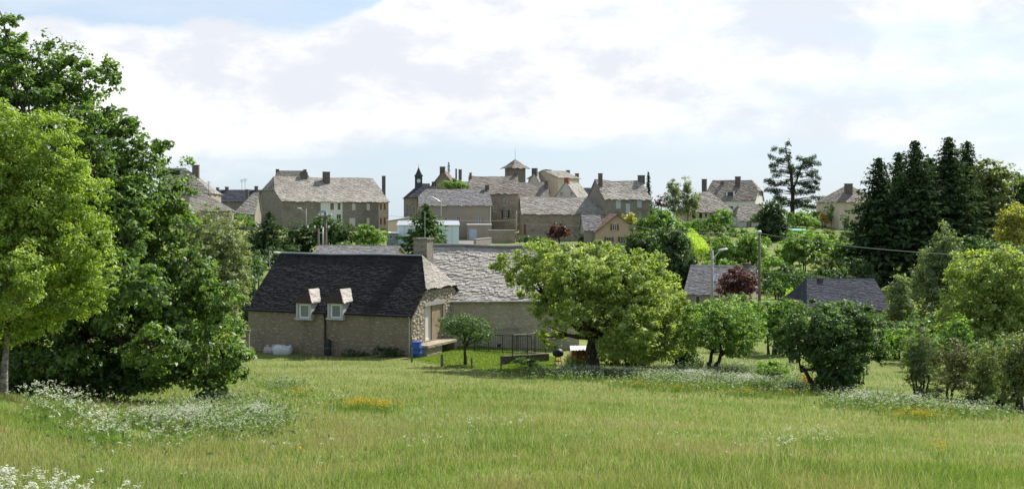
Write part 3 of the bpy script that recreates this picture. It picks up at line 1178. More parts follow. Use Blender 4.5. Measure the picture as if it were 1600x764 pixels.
# ------------------------------------------------------------------ ground
def axis(vals):
    out = []
    for a, b, st in vals:
        out += list(np.arange(a, b, st))
    return np.array(out + [vals[-1][1]])
gxs = axis([(-9000, -1000, 1000), (-1000, -300, 70), (-300, -80, 8), (-80, -40, 2), (-40, 40, 1.0), (40, 80, 2), (80, 300, 8), (300, 1000, 70), (1000, 9000, 1000)])
gys = axis([(-300, -40, 30), (-40, 0, 5), (0, 75, .9), (75, 150, 2.5), (150, 330, 5), (330, 1000, 30), (1000, 12000, 500)])
GX, GY = np.meshgrid(gxs, gys)
ZZ = GZ(GX.ravel(), GY.ravel())
NXg, NYg = len(gxs), len(gys)
ii = (np.arange(NYg - 1)[:, None] * NXg + np.arange(NXg - 1)[None]).ravel()
gF = np.stack([ii, ii + 1, ii + 1 + NXg, ii + NXg], 1)
def ground_fn(t):
    p = pos(t)
    a = t.noise(p, 0.25, 6, .6)
    b = t.noise(p, 2.5, 6, .65)
    c = t.noise(p, 0.06, 4, .6)
    col = t.mix(t.ramp(a, .35, .65), (.12, .165, .040), (.18, .205, .065))
    col = t.mix(t.m('MULTIPLY', t.ramp(b, .45, .7), .6), col, (.15, .135, .065))
    col = t.mix(t.m('MULTIPLY', t.ramp(c, .5, .7), .4), col, (.085, .125, .034))
    return prin(t, col, .95, .1, normal=bump(t, b, .8, .08))
ground = np_mesh('ground', np.column_stack([GX.ravel(), GY.ravel(), ZZ]), gF, mat('ground_turf', ground_fn), smooth=True)
tag(ground, 'green grassy ground falling to the hollow and rising to the village', kind='structure')

def drape(name, label, poly_px, m, lift=.012, step=.6, kind='structure'):
    """sheet lying on the ground inside a polygon of (x, y) points"""
    xs, ys = [p[0] for p in poly_px], [p[1] for p in poly_px]
    gx = np.arange(min(xs), max(xs) + step, step)
    gy = np.arange(min(ys), max(ys) + step, step)
    X, Y = np.meshgrid(gx, gy)
    def ins(x, y):
        r = np.zeros(x.shape, bool)
        n = len(poly_px)
        for i in range(n):
            (x1, y1), (x2, y2) = poly_px[i], poly_px[(i + 1) % n]
            c = ((y1 > y) != (y2 > y)) & (x < (x2 - x1) * (y - y1) / (y2 - y1 + 1e-12) + x1)
            r ^= c
        return r
    k = (np.arange(len(gy) - 1)[:, None] * len(gx) + np.arange(len(gx) - 1)[None]).ravel()
    F = np.stack([k, k + 1, k + 1 + len(gx), k + len(gx)], 1)
    cx = X.ravel()[F].mean(1)
    cy = Y.ravel()[F].mean(1)
    F = F[ins(cx, cy)]
    V = np.column_stack([X.ravel(), Y.ravel(), GZ(X.ravel(), Y.ravel()) + lift])
    o = np_mesh(name, V, F, m, smooth=True)
    return tag(o, label, kind=kind)

M_ASPHALT = plain('asphalt', (.17, .16, .15), .9, vary=.3, scale=.8)
drape('pavement', 'pale grey paved yard below the workshop and garage',
      [(PX(640, 168), 168), (PX(760, 168), 168), (PX(770, 205), 205), (PX(660, 213), 213)], M_ASPHALT, .03, 2)
M_LAWN = mat('lawn_turf', lambda t: prin(t, t.mix(t.ramp(t.noise(pos(t), 1.6, 6, .65), .35, .65), (.13, .19, .028), (.20, .26, .045)), .95, .1,
             normal=bump(t, t.noise(pos(t), 25, 4, .6), .8, .04)))
LAWN = [(PX(640, 58.6), 58.6), (PX(700, 54.8), 54.8), (PX(800, 52.4), 52.4), (PX(868, 51.5), 51.5), (PX(870, 60.5), 60.5), (PX(800, 63.5), 63.5), (PX(700, 67), 67), (PX(655, 62), 62)]
drape('lawn', 'bright mown lawn in front of the pale barn wall', LAWN, M_LAWN, .02, .35)

# ------------------------------------------------------------------ the village on the ridge
VG = 'stone houses of the village on the ridge'
S_ = 'slate'
front_house('stone_house', 'stone house with pale slate hipped roof and dark chimney above the leftmost trees', 250, 330, 215, 4, 300, 263, 10, hipr=(.0, 6.0), group=VG,
            chimneys=[(301, 258, 311, 262, .5)], wall=M_TAUPE, seed=1)
front_house('stone_house', 'low stone house with hipped pale roof, right below the leftmost chimneyed house', 296, 363, 206, 12, 328, 304, 9, hipr=(.0, 5.0), group=VG, wall=M_TAUPE, seed=2)
front_house('stone_house', 'small house with pale slate roof tucked against the long building gable', 366, 398, 214, 5, 332, 302, 9, hipl=(.0, 3.0), group=VG, wall=M_ST2, seed=3,
            chimneys=[(384, 296, 388, 303, .5)])
front_house('slate_roofed_house', 'dark roofed house with three chimneys behind the small pale roof', 322, 404, 248, 0, 314, 297, 9, roof=M_BLUE, group=VG, wall=M_ST2, seed=4,
            chimneys=[(338, 293, 342, 297, .5), (352, 292, 357, 297, .5), (398, 291, 403, 297, .5)])
front_house('slate_roofed_house', 'house whose dark roof top shows above the long building ridge', 425, 489, 283, 6, 290, 267, 9, hipl=(.0, .8), hipr=(.0, 2.2), group=VG, roof=M_LAUZE_OLD, wall=M_ST2, seed=5,
            chimneys=[(431, 264.5, 436, 268, .5), (474, 265, 479, 268, .5)])

C = front_house('long_building', 'long two storey stone building with pale slate roof and white rendered bay', 440, 607, 235, 36, 313, 275, 13.6, hipl=(.45, 1.2), hipr=(.5, .4), flare=1.2, ov=.4,
                wall=M_ST2, cat='building', seed=6,
                chimneys=[(470.5, 269, 479, 278, .5), (505.5, 268.5, 514, 279, .42), (597.5, 275, 601.5, 290, .6)],
                openings=[('f', 485, 316, 489, 325, 'win'), ('f', 516, 317.5, 521.5, 328, 'shut/g'), ('f', 527.5, 317.5, 532, 328, 'shut/g'), ('f', 526, 335, 533, 342.5, 'win'),
                          ('f', 550, 318, 555.5, 328.5, 'blind/l'), ('f', 573, 318, 578, 328.5, 'blind/l'), ('f', 546, 341, 555, 352.5, 'blind/l'), ('f', 573, 341, 577.5, 350.5, 'blind/l'),
                          ('f', 593.5, 318.5, 596.5, 328, 'shut/r'), ('f', 599.5, 318.5, 602.5, 328, 'shut/r'), ('f', 593.5, 340.5, 596.5, 351, 'shut/r'), ('f', 599.5, 340.5, 602.5, 351, 'shut/r')])
def bay(h, x0, x1, y0, y1, m, name, face='f', th=.04):
    """a rendered stretch of wall, a skin on the masonry with the openings left free"""
    a = h.ray(x0, y0, face)
    b = h.ray(x1, y1, face)
    k = 0 if face in 'fb' else 1
    t0, t1, z0, z1 = min(a[k], b[k]), max(a[k], b[k]), max(0, min(a[2], b[2])), max(a[2], b[2])
    ops = [o for o in h.openings[face] if o[1] > t0 and o[0] < t1]
    us = sorted({t0, t1} | {min(max(o[i], t0), t1) for o in ops for i in (0, 1)})
    mb = MB()
    for a_, b_ in zip(us, us[1:]):
        if b_ - a_ < 1e-4:
            continue
        z = z0
        for lo, hi in sorted((o[2], o[3]) for o in ops if o[0] < (a_ + b_) / 2 < o[1]) + [(z1, z1)]:
            if min(lo, z1) > z:
                p, q = h.pt(face, a_, z, .0), h.pt(face, b_, min(lo, z1), th)
                mb.box(min(p[0], q[0]), min(p[1], q[1]), min(p[2], q[2]), max(p[0], q[0]), max(p[1], q[1]), max(p[2], q[2]))
            z = hi
    mb.build(name, m, h.root)
bay(C, 501, 535, 313.8, 368, M_WHITE, 'rendered_bay')
bay(C, 591.5, 606.5, 314.5, 368, M_CREAM, 'rendered_bay')

E = front_house('clock_house', 'stone house carrying the pointed clock turret', 633, 672, 246, 8, 307.5, 287, 7.5, hipl=(.0, 3.5), roof=M_BLUE, wall=M_ST, cat='house', seed=7,
                openings=[('f', 634.5, 319, 639, 338, 'win'), ('f', 645, 322, 649, 334, 'win')])
def turret(h):
    sc = 246 / FPX
    u, z = h.rayv(654, 292, h.W * .5)
    r = 5.6 * sc
    _, zt = h.rayv(654, 276, h.W * .5)
    _, za = h.rayv(654, 261, h.W * .5)
    v = h.W * .5
    mb = MB()
    mb.box(u - r, v - r, z - 1.2, u + r, v + r, zt)
    mb.box(u - r * 1.12, v - r * 1.12, zt, u + r * 1.12, v + r * 1.12, zt + .12)
    o = mb.build('turret', M_BLUE, h.root)
    sp = MB()
    q = r * 1.22
    ring = [(u - q, v - q, zt + .1), (u + q, v - q, zt + .1), (u + q, v + q, zt + .1), (u - q, v + q, zt + .1)]
    mid = [(u - r * .72, v - r * .72, zt + .7), (u + r * .72, v - r * .72, zt + .7), (u + r * .72, v + r * .72, zt + .7), (u - r * .72, v + r * .72, zt + .7)]
    for i in range(4):
        sp.poly(ring[i], ring[(i + 1) % 4], mid[(i + 1) % 4], mid[i])
        sp.poly(mid[i], mid[(i + 1) % 4], (u, v, za))
    sp.poly(*ring[::-1])
    sp.tube([(u, v, za - .2), (u, v, za + .7)], [.05, .015], 5)
    sp.build('spire', M_BLUE, o)
    _, zc = h.rayv(654, 283, v)
    cf = MB()
    rr = 3.0 * sc
    n = 24
    c0 = [(u + rr * math.cos(6.2832 * k / n), v - r - .06, zc + rr * math.sin(6.2832 * k / n)) for k in range(n)]
    c1 = [(x, v - r + .01, zz) for x, _, zz in c0]
    cf.poly(*c0)
    for k in range(n):
        cf.poly(c0[k], c0[(k + 1) % n], c1[(k + 1) % n], c1[k])
    fo = cf.build('clock_face', M_FRAME, o)
    for ang, ln in ((60, .55), (-150, .8)):
        hb = MB()
        a = R(ang)
        dx_, dz_ = math.sin(a), math.cos(a)
        hb.poly((u - dz_ * .025, v - r - .07, zc + dx_ * .025), (u + dz_ * .025, v - r - .07, zc - dx_ * .025),
                (u + dx_ * rr * ln, v - r - .07, zc + dz_ * rr * ln))
        hb.build('clock_hand', M_METAL, fo)
turret(E)

gable_house('stone_house', 'stone house with steep gable and brown rakes right of the clock turret', 656, 728, 262, -4, 312, 267, 10, roof=M_TILE, wall=M_ST, group=VG, seed=8, ovg=.35,
            openings=[('l', 674.5, 284, 682, 292.5, 'win'), ('l', 666, 292, 671, 298, 'win')], chimneys=[(687, 260.5, 695, 268, .5)])
front_house('stone_house', 'house half hidden by the round tree, with two tall thin chimneys', 704, 742, 278, 0, 300, 284, 8, wall=M_ST2, group=VG, seed=9,
            chimneys=[(711.5, 264, 714, 285, .5), (716.5, 265, 721.5, 285, .5)])
G = front_house('workshop', 'low wide taupe workshop with dark mossy slate roof and a white window', 656, 767.5, 214, 7, 320, 295.5, 12, hipl=(.55, 1.5), roof=M_GREYSL, wall=M_TAUPE, cat='workshop', seed=10,
                openings=[('f', 743.5, 338.5, 751, 349, 'win/k'), ('f', 713.5, 339, 719.5, 348, 'win'), ('f', 694.5, 339.5, 699, 362, 'win')], chimneys=[(758, 289, 764, 296, .5)])
g0 = G.ray(767, 340, 'f')
pm = MB()
pm.tube([(g0[0] - .1, -.08, .2), (g0[0] - .1, -.08, G.H - .1)], .07, 8)
pm.build('drainpipe', M_FRAME, G.root)
front_house('garage', 'low taupe garage with flat top and a pale blue door', 730, 768, 208, 3, 351, 350.0, 5, wall=M_TAUPE, roof=M_CONC, tiles=False, ov=.08, ovg=.08, cat='garage', seed=11,
            openings=[('f', 733, 357.5, 745.5, 374, 'door/p')])
TH = front_house('stone_house', 'tall stone house with dark shuttered window below the square tower', 734, 810, 227, 3, 301, 275, 11, wall=M_ST, group=VG, seed=12, roof=M_LAUZE_OLD,
            chimneys=[(733.5, 270, 737, 292, .42), (803, 271, 808, 276, .5)],
            openings=[('f', 786, 311, 791.5, 321, 'win'), ('f', 771, 321, 775.5, 331, 'win'), ('f', 787, 328, 793, 341, 'win/sd')])
# square tower
def tower():
    Y, ym = 252, R(33)
    sc = Y / FPX
    cx = PX(805, Y)
    r = 11.4 * sc
    zb = gz(cx, Y) - .5
    ze, za = PZ(262.5, Y), PZ(249, Y)
    root = thing('square_tower', 'square timber topped tower with pyramid slate roof', 'tower', (cx, Y, zb), ym)
    H, A_ = ze - zb, za - zb
    mb = MB().box(-r, -r, 0, r, r, H - 4.2)
    wl = mb.build('wall', M_ST, root)
    wb = MB()
    for (x0, y0, x1, y1) in ((-r, -r, r, -r), (r, -r, r, r), (r, r, -r, r), (-r, r, -r, -r)):
        n = 9
        for k in range(n):
            a, b = (k + .04) / n, (k + .96) / n
            if abs(x0 - r) < 1e-6 and abs(x1 - r) < 1e-6 and 3 <= k <= 5:
                continue
            p, q = (x0 + (x1 - x0) * a, y0 + (y1 - y0) * a), (x0 + (x1 - x0) * b, y0 + (y1 - y0) * b)
            nx, ny = (y1 - y0), -(x1 - x0)
            l = math.hypot(nx, ny)
            nx, ny = nx / l * .06, ny / l * .06
            pl = MB()
            pts = [(p[0], p[1]), (q[0], q[1]), (q[0] + nx, q[1] + ny), (p[0] + nx, p[1] + ny)]
            pl.poly(*[(x, y, H - 4.2) for x, y in pts]).poly(*[(x, y, H) for x, y in pts])
            for i in range(4):
                a2, b2 = pts[i], pts[(i + 1) % 4]
                pl.poly((*a2, H - 4.2), (*b2, H - 4.2), (*b2, H), (*a2, H))
            pl.build('plank', M_WOODG, root)
    MB().box(-r * .9, -r * .9, H - 4.2, r * .9, r * .9, H).build('dark_core', M_SHUT_D, root)  # near-black core painted to stand for the dark inside the opening
    e = r * 1.42
    rf = MB()
    c4 = [(-e, -e, H - .1), (e, -e, H - .1), (e, e, H - .1), (-e, e, H - .1)]
    m4 = [(-e * .6, -e * .6, H + (A_ - H) * .32), (e * .6, -e * .6, H + (A_ - H) * .32), (e * .6, e * .6, H + (A_ - H) * .32), (-e * .6, e * .6, H + (A_ - H) * .32)]
    for i in range(4):
        rf.poly(c4[i], c4[(i + 1) % 4], m4[(i + 1) % 4], m4[i])
        rf.poly(m4[i], m4[(i + 1) % 4], (0, 0, A_))
    rf.poly(*c4[::-1])
    ro = rf.build('roof', M_LAUZE_OLD, root)
    sl = MB()
    rn = random.Random(3)
    for i in range(4):
        for A4, B4, T4, hh in ((c4[i], c4[(i + 1) % 4], m4[i], 1), (m4[i], m4[(i + 1) % 4], (0, 0, A_), 0)):
            A4, B4, T4 = Vector(A4), Vector(B4), Vector(T4)
            ex = (B4 - A4).normalized()
            mid = (A4 + B4) / 2
            top = Vector((T4.x, T4.y, T4.z)) if not hh else (Vector(m4[i]) + Vector(m4[(i + 1) % 4])) / 2
            ey = top - mid
            Ls = ey.length
            ey.normalize()
            n = max(2, round(Ls / .35))
            wa, wt = (B4 - A4).length / 2, ((Vector(m4[i]) - Vector(m4[(i + 1) % 4])).length / 2 if hh else 0)
            slates(sl, mid, ex, ey, [Ls * k / n for k in range(n + 1)], lambda q, wa=wa, wt=wt, Ls=Ls: (-(wa + (wt - wa) * q / Ls), wa + (wt - wa) * q / Ls), .42, rn)
    tag(sl.build('roof_slates', M_LAUZE_OLD, ro), kind='stuff')
    MB().tube([(0, 0, A_ - .1), (0, 0, A_ + 2.4)], [.04, .02], 5).build('finial', M_METAL, ro)
tower()
JH = front_house('stone_house', 'stone house with plain brownish roof between the tall house and the white gable', 809.5, 857, 236, 3, 308, 285, 9, wall=M_ST, group=VG, seed=13, roof=M_LAUZE_OLD,
            chimneys=[(851, 283, 856, 292, .35, None, 1.4)])
gable_house('stone_house', 'grey gabled house with a square chimney on its gable, right of the tower', 818, 851, 257, -22, 297, 270, 11, wall=M_PALE, group=VG, seed=14, roof=M_LAUZE,
            chimneys=[])
def lone_chimney(h, face_t, w_, dpt, up, m=M_CHIM):
    """a chimney rising from the gable end at the ridge"""
    MB().box(.02, h.W * face_t - w_ / 2, h.R - 1.2, dpt, h.W * face_t + w_ / 2, h.R + up).box(-.03, h.W * face_t - w_ / 2 - .06, h.R + up, dpt + .06, h.W * face_t + w_ / 2 + .06, h.R + up + .12).build('chimney', m, h.roof_o)
K = [o for o in bpy.data.objects if o.get('label', '').startswith('grey gabled house')][0]
for ch in K.children:
    if ch.name.startswith('roof'):
        zc = max(v.co.z for v in ch.data.vertices)
        wc = 33 / FPX * 257 / math.cos(R(22))
        MB().box(.02, wc / 2 - .6, zc - 1.2, .8, wc / 2 + .6, zc + .95).box(-.05, wc / 2 - .66, zc + .95, .86, wc / 2 + .66, zc + 1.1).build('chimney', M_CHIM, ch)
front_house('cream_house', 'cream house with pale sunlit roof and a row of chimney stubs behind the white gable', 872, 905, 258, 50, 277, 266, 9, wall=M_CREAM, cat='house', seed=15, roof=M_LAUZE, ovg=.3,
            chimneys=[(851, 265, 855, 270, .5), (857, 265.5, 860, 270, .5), (886, 266, 889, 269, .5), (900, 271, 903, 279, .3)], group=VG)
gable_house('white_house', 'white gabled house with two small windows and red brick chimney', 864, 905, 238, -20, 312, 283.5, 10, wall=M_PALE, group=VG, seed=16, roof=M_LAUZE,
            openings=[('l', 875, 300, 879, 305.5, 'win'), ('l', 891, 299.5, 895, 305, 'win')])
for o in list(bpy.data.objects):
    if o.get('label', '').startswith('white gabled house with two'):
        rf_ = [c for c in o.children if c.name.startswith('roof')][0]
        zc = max(v.co.z for v in rf_.data.vertices)
        wc = 41 / FPX * 238 / math.cos(R(20))
        MB().box(.3, wc / 2 - .5, zc - 1, 1.1, wc / 2 + .5, zc + .75).box(.25, wc / 2 - .56, zc + .75, 1.15, wc / 2 + .56, zc + .88).build('chimney', M_BRICK, rf_)
front_house('slate_roofed_house', 'plain dark roof far behind, between white gable and stone house', 905, 948, 290, 0, 312, 294, 9, roof=M_BLUE, wall=M_ST2, group=VG, seed=17)
PB = front_house('long_barn', 'long stone barn with plain pale slate roof partly shaded by the house beside it', 816, 944, 214, 3, 333, 308, 10.5, wall=M_ST, cat='barn', seed=18,
            openings=[('f', 818.5, 350, 822, 368, 'door/b')])
QH = front_house('stone_house', 'two storey stone house with pale blue shutters and chimneys at both gables', 945, 1016, 215, 22, 310, 281, 8.0, wall=M_ST2, group=VG, seed=19, flare=.6,
            chimneys=[(935.5, 271, 940.5, 286, .35), (998, 274, 1006, 284, .5)],
            openings=[('f', 962.5, 312.5, 970, 326, 'shut/p'), ('f', 978, 318, 984.5, 333, 'shut/p'), ('f', 995.5, 312, 1003, 324.5, 'shut/p'), ('f', 996.5, 331.5, 1002, 344, 'win/k'),
                      ('f', 962, 330.5, 969, 337, 'blind/g'), ('f', 989, 313, 992, 316, 'win')])
Yh = gable_house('peach_house', 'peach rendered house with brown shutters in its broad gable', 931, 997, 185, 3, 361, 335, 9, wall=M_PEACH, cat='house', seed=20, roof=M_TILE, ovg=.5,
                 openings=[('l', 957, 350, 963.5, 360, 'win/s'), ('l', 948, 370.5, 955, 378, 'win/s'), ('l', 969.5, 370, 977.5, 380.5, 'win/s')])
wing = front_house('house_wing', 'grey slate wing joined to the left of the peach house', 913, 940, 186.5, 2, 358.5, 336.5, 7.5, wall=M_TAUPE, cat='wing', seed=21, roof=M_GREYSL)
front_house('low_house', 'low cream house with mottled hipped roof behind the birches', 1070, 1146, 214, 2, 328.5, 300, 10, wall=M_CREAM, cat='house', seed=22, hipl=(0, 4.5), hipr=(.0, 3.4), ov=.45,
            openings=[('f', 1081.5, 333, 1087, 342, 'shut/d'), ('f', 1092.5, 333, 1097, 342, 'shut/d'), ('f', 1101.5, 333, 1105, 339.5, 'win'), ('f', 1109, 333, 1112, 339, 'win')])
T = front_house('large_house', 'large white walled house with brown roof, dormer and big chimneys beside the cedar', 1098, 1180, 236, -22, 311, 281, 11, wall=M_WHITE, cat='house', seed=23, hipl=(.0, 1.0), hipr=(.48, 1.6), roof=M_LAUZE_OLD, ov=.4,
                openings=[('r', 1186, 298, 1193, 307, 'shut/g'), ('f', 1136, 322, 1146, 332, 'win')], chimneys=[(1097, 280, 1104, 298, .35), (1149, 276, 1157, 290, .35), (1126, 283, 1131, 292, .4)])
u0, z0 = T.rayv(1135, 298.5, 1.2)
u1, z1 = T.rayv(1148, 308.5, 1.2)
dmr = MB().box(u0, .9, z1, u1, 4.5, z0).build('dormer', M_WHITE, T.root)
MB().box(u0 - .2, .7, z0, u1 + .2, 5.0, z0 + .15).build('dormer_roof', M_LAUZE_OLD, dmr)
MB().box(u0 + .3, .86, z1 + .25, u1 - .3, .91, z0 - .2).build('pane', M_GLASS, dmr)
front_house('annex', 'small annex with brown slate roof and pale wall beside the dark cypress', 1154, 1198, 206, 4, 343.5, 319.5, 8, wall=M_PALE, cat='annex', seed=24, hipl=(.3, 1.2), roof=M_LAUZE_OLD,
            openings=[('f', 1166, 347, 1175, 356, 'win')])
front_house('hipped_house', 'pale house with hipped roof and tall chimney half hidden by the spruces', 1311, 1376, 205, 10, 313.5, 288, 9.5, wall=M_CREAM, cat='house', seed=25, hipl=(.0, 4.2), hipr=(.0, 4.2), roof=M_LAUZE_OLD, ov=.4,
            chimneys=[(1321, 287, 1330.5, 303, .22)])
# houses in the hollow
ROUGH[0] = .5
Wh = front_house('grey_roofed_house', 'grey slate roofed house with skylight behind the street lamp', 1070, 1172, 100, -20, 458, 416, 6.8, wall=M_TAUPE, cat='house', seed=26, roof=M_GREYSL, tile=(.28, .22), ovg=.1,
                 chimneys=[(1164, 411, 1171.5, 420, .5)], openings=[('f', 1086, 462, 1094, 474, 'win')])
def skylight(h, x0, y0, x1, y1):
    # on the front roof slope
    sl = (h.R - h.H) / (h.W / 2)
    for it in range(1):
        def hit(px, py):
            lo, hi = 0.0, h.W / 2
            for _ in range(30):
                m = (lo + hi) / 2
                u, z = h.rayv(px, py, m)
                if z > h.H + sl * m:
                    lo = m
                else:
                    hi = m
            return h.rayv(px, py, lo)[0], lo
        (ua, va), (ub, vb) = hit(x0, y1), hit(x1, y0)
    o = .1
    f = lambda u, v, k: (u, v, h.H + sl * v + k)
    mb = MB()
    a = [f(ua, va, o), f(ub, va, o), f(ub, vb, o), f(ua, vb, o)]
    b = [f(ua, va, 0), f(ub, va, 0), f(ub, vb, 0), f(ua, vb, 0)]
    mb.poly(*a)
    for i in range(4):
        mb.poly(b[i], b[(i + 1) % 4], a[(i + 1) % 4], a[i])
    s_ = mb.build('skylight', M_ZINC, h.roof_o)
    e = .07
    MB().poly(f(ua + e, va + e, o + .01), f(ub - e, va + e, o + .01), f(ub - e, vb - e, o + .01), f(ua + e, vb - e, o + .01)).build('pane', M_GLASS_L, h.roof_o)
skylight(Wh, 1114, 430, 1123, 440)
Xh = front_house('slate_roofed_house', 'blue slate roof of a low house behind the big round bush', 1262, 1390, 92, 4, 482, 436.5, 7.5, wall=M_TAUPE, cat='house', seed=27, roof=M_BLUE, hipl=(.0, 1.2), tile=(.26, .2), chimneys=[(1279, 433.5, 1285, 438, .5)])
front_house('low_outbuilding', 'low grey slate roof just behind the dark farmhouse ridge', 482, 603, 92, -12, 408, 384.5, 6, wall=M_CREAM, cat='outbuilding', seed=28, roof=M_GREYSL, tile=(.28, .22), ovg=.3)
mod = front_house('modern_hall', 'pale blue panelled modern hall behind the farmhouse chimney', 621, 717, 168, 4, 351.5, 345, 14, wall=M_BLUEW, cat='hall', seed=29, roof=M_ZINC, tiles=False, ov=.2, ovg=.15)
anx = front_house('grey_annex', 'dark grey blue flat roofed box at the left of the pale blue hall', 604, 621.5, 166, 4, 363.5, 362.8, 6, wall=M_GREYB, cat='annex', seed=30, roof=M_FRAME, tiles=False, ov=.15, ovg=.15,
            openings=[('f', 608, 368, 613, 373, 'win')])
for k in range(1, 9):                    # joints between the wall panels of the hall
    u = mod.L * k / 9
    MB().box(u - .03, -.03, .1, u + .03, 0.0, mod.H - .05).build('panel_joint', M_GREYP, mod.root)

def free_wall(name, label, p0, p1, h, m, th=.45, cap=None, base=.5):
    (xa, ya), (xb, yb) = p0, p1
    L = math.hypot(xb - xa, yb - ya)
    yw = math.atan2(yb - ya, xb - xa)
    za, zb = gz(xa, ya), gz(xb, yb)
    root = thing(name, label, 'wall', (xa, ya, za), yw)
    root['kind'] = 'thing'
    mb = MB()
    n = max(2, int(L / 2))
    for i in range(n):
        a, b = L * i / n, L * (i + 1) / n
        z0, z1 = (zb - za) * i / n, (zb - za) * (i + 1) / n
        ii_ = len(mb.v)
        mb.v += [(a, 0, z0 - base), (b, 0, z1 - base), (b, th, z1 - base), (a, th, z0 - base), (a, 0, z0 + h), (b, 0, z1 + h), (b, th, z1 + h), (a, th, z0 + h)]
        mb.f += [tuple(ii_ + k for k in q) for q in ((4, 5, 6, 7), (0, 1, 5, 4), (2, 3, 7, 6), (1, 2, 6, 5), (3, 0, 4, 7))]
    mb.build('wall', m, root)
    if cap:
        cb = MB()
        ii_ = 0
        for i in range(n):
            a, b = L * i / n + .01, L * (i + 1) / n - .01
            z0, z1 = (zb - za) * i / n + h, (zb - za) * (i + 1) / n + h
            ii_ = len(cb.v)
            cb.v += [(a, -.06, z0), (b, -.06, z1), (b, th + .06, z1), (a, th + .06, z0), (a, -.06, z0 + .12), (b, -.06, z1 + .12), (b, th + .06, z1 + .12), (a, th + .06, z0 + .12)]
            cb.f += [tuple(ii_ + k for k in q) for q in ((4, 5, 6, 7), (0, 1, 5, 4), (2, 3, 7, 6), (1, 2, 6, 5), (3, 0, 4, 7))]
        cb.build('coping', cap, root)
    return root
free_wall('garden_wall', 'brown terrace wall with white coping below the tall stone house', (PX(763, 198), 198), (PX(805, 199), 199), 2.3, M_STW, cap=M_FRAME)
free_wall('garden_wall', 'low dark retaining wall beside the garage yard', (PX(744, 186), 186), (PX(768, 194), 194), 1.1, M_ST2, cap=M_CONC)
free_wall('garden_wall', 'stone wall below the long barn, behind the purple tree', (PX(806, 203), 203), (PX(915, 204), 204), 1.2, M_ST2)
free_wall('garden_wall', 'pale stone wall between the long building and the clock house', (PX(606, 228), 228), (PX(640, 236), 236), 2.6, M_TAUPE, cap=M_CONC)

C.sag(.22, 1)
PB.sag(.16, 4)
QH.sag(.2, 5)
TH.sag(.2, 6)
JH.sag(.16, 7)
G.sag(.18, 2)
T.sag(.15, 3)
# aerials on the roofs
def aerial(label, px, py0, py1, Y):
    x = PX(px, Y)
    z0, z1 = PZ(py1, Y), PZ(py0, Y)
    root = thing('roof_aerial', label, 'aerial', (x, Y, z0), .4)
    MB().tube([(0, 0, -1.5), (0, 0, z1 - z0)], .035, 5).build('mast', M_METAL, root)
    for k in range(4):
        MB().tube([(-.5 + .08 * k, k * .02, z1 - z0 - .15 - k * .18), (.5 - .08 * k, k * .02, z1 - z0 - .15 - k * .18)], .02, 4).build('crossbar', M_METAL, root)
aerial('thin aerial over the dark roof left of the long building, first of two', 378, 280, 297, 248)
aerial('thin aerial over the dark roof left of the long building, beside the gable', 383, 279, 297, 248)
aerial('thin aerial on the stone house roof right below the leftmost chimney', 326, 283, 300, 212)

# ------------------------------------------------------------------ the farm
ROUGH[0] = .45
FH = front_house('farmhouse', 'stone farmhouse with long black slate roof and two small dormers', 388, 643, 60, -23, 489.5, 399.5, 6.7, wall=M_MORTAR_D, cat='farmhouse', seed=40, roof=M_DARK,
                 hipr=(.44, 1.15), tile=(.2, .14), ov=.16, ovg=.12, openings=[('r', 664.5, 478.5, 692.5, 527, 'hole')])
# the half hip carries paler stone slates than the long slopes
FH.lay_stones('f', M_STONE_SHADED, (.07, .18), (.1, .42))  # front wall's shade is put into a darker stone colour than the gable's
FH.lay_stones('r', M_STONE_PC, (.08, .2), (.1, .36))
def pale_hip(h):
    c = h.W / 2
    za, zb_ = h.hr[0], h.R
    ey = Vector((h.xr(zb_) - h.xr(za), 0, zb_ - za))
    Ls = ey.length
    ey.normalize()
    ez = Vector((0, 1, 0)).cross(ey)
    if ez.z < 0:
        ez = -ez
    n = round(Ls / .17)
    mb = MB()
    p0 = Vector((h.xr(za), c, za)) + ez * .05
    mb2 = [Vector((0, y, 0)) for y in (-1, 1)]
    A_, B_, T_ = p0 - Vector((0, h.hw(za) + .03, 0)), p0 + Vector((0, h.hw(za) + .03, 0)), p0 + ey * Ls
    mb.poly(A_, B_, T_)
    slates(mb, p0, Vector((0, 1, 0)), ey, [Ls * i / n for i in range(n + 1)],
           lambda q: (-h.hw(za + (zb_ - za) * q / Ls) - .03, h.hw(za + (zb_ - za) * q / Ls) + .03), .26, h.rnd)
    tag(mb.build('hip_slates', M_LAUZE, h.roof_o), kind='stuff')
pale_hip(FH)
# pale weathered ridge line
def _rr(t):
    return (FH.xl(FH.R) + .12) * (1 - t) + FH.xr(FH.R) * t
MB().tube([(_rr(t), FH.W / 2 - .02, FH.R + .04 - .07 * (math.sin(math.pi * _rr(t) / FH.L) * .8 + .35 * math.sin(5.1 * _rr(t) / FH.L + 2) + .25 * math.sin(11.3 * _rr(t) / FH.L + 4))) for t in np.linspace(0, 1, 22)], .055, 8).build('ridge_roll', M_ZINC, FH.roof_o)
FH.sag(.07, 2)
# gutter and down pipes
_g = [-.1, FH.rayv(462, 490, -.2)[0] - .02, FH.rayv(487, 490, -.2)[0] + .02, FH.rayv(511, 490, -.2)[0] - .02, FH.rayv(536, 490, -.2)[0] + .02, FH.L + .08]
for a_, b_ in ((0, 1), (2, 3), (4, 5)):
    MB().tube([(_g[a_], -.2, FH.H - .13), (_g[b_], -.2, FH.H - .14)], .05, 8).build('gutter', M_METAL, FH.roof_o)
for px in (509.0, 641):
    u = FH.ray(px, 520, 'f')[0]
    MB().tube([(u, -.2, FH.H - .15), (u, -.08, FH.H - .4), (u, -.08, .1)], .05, 8).build('drainpipe', M_METAL if px < 600 else M_ZINC, FH.root)

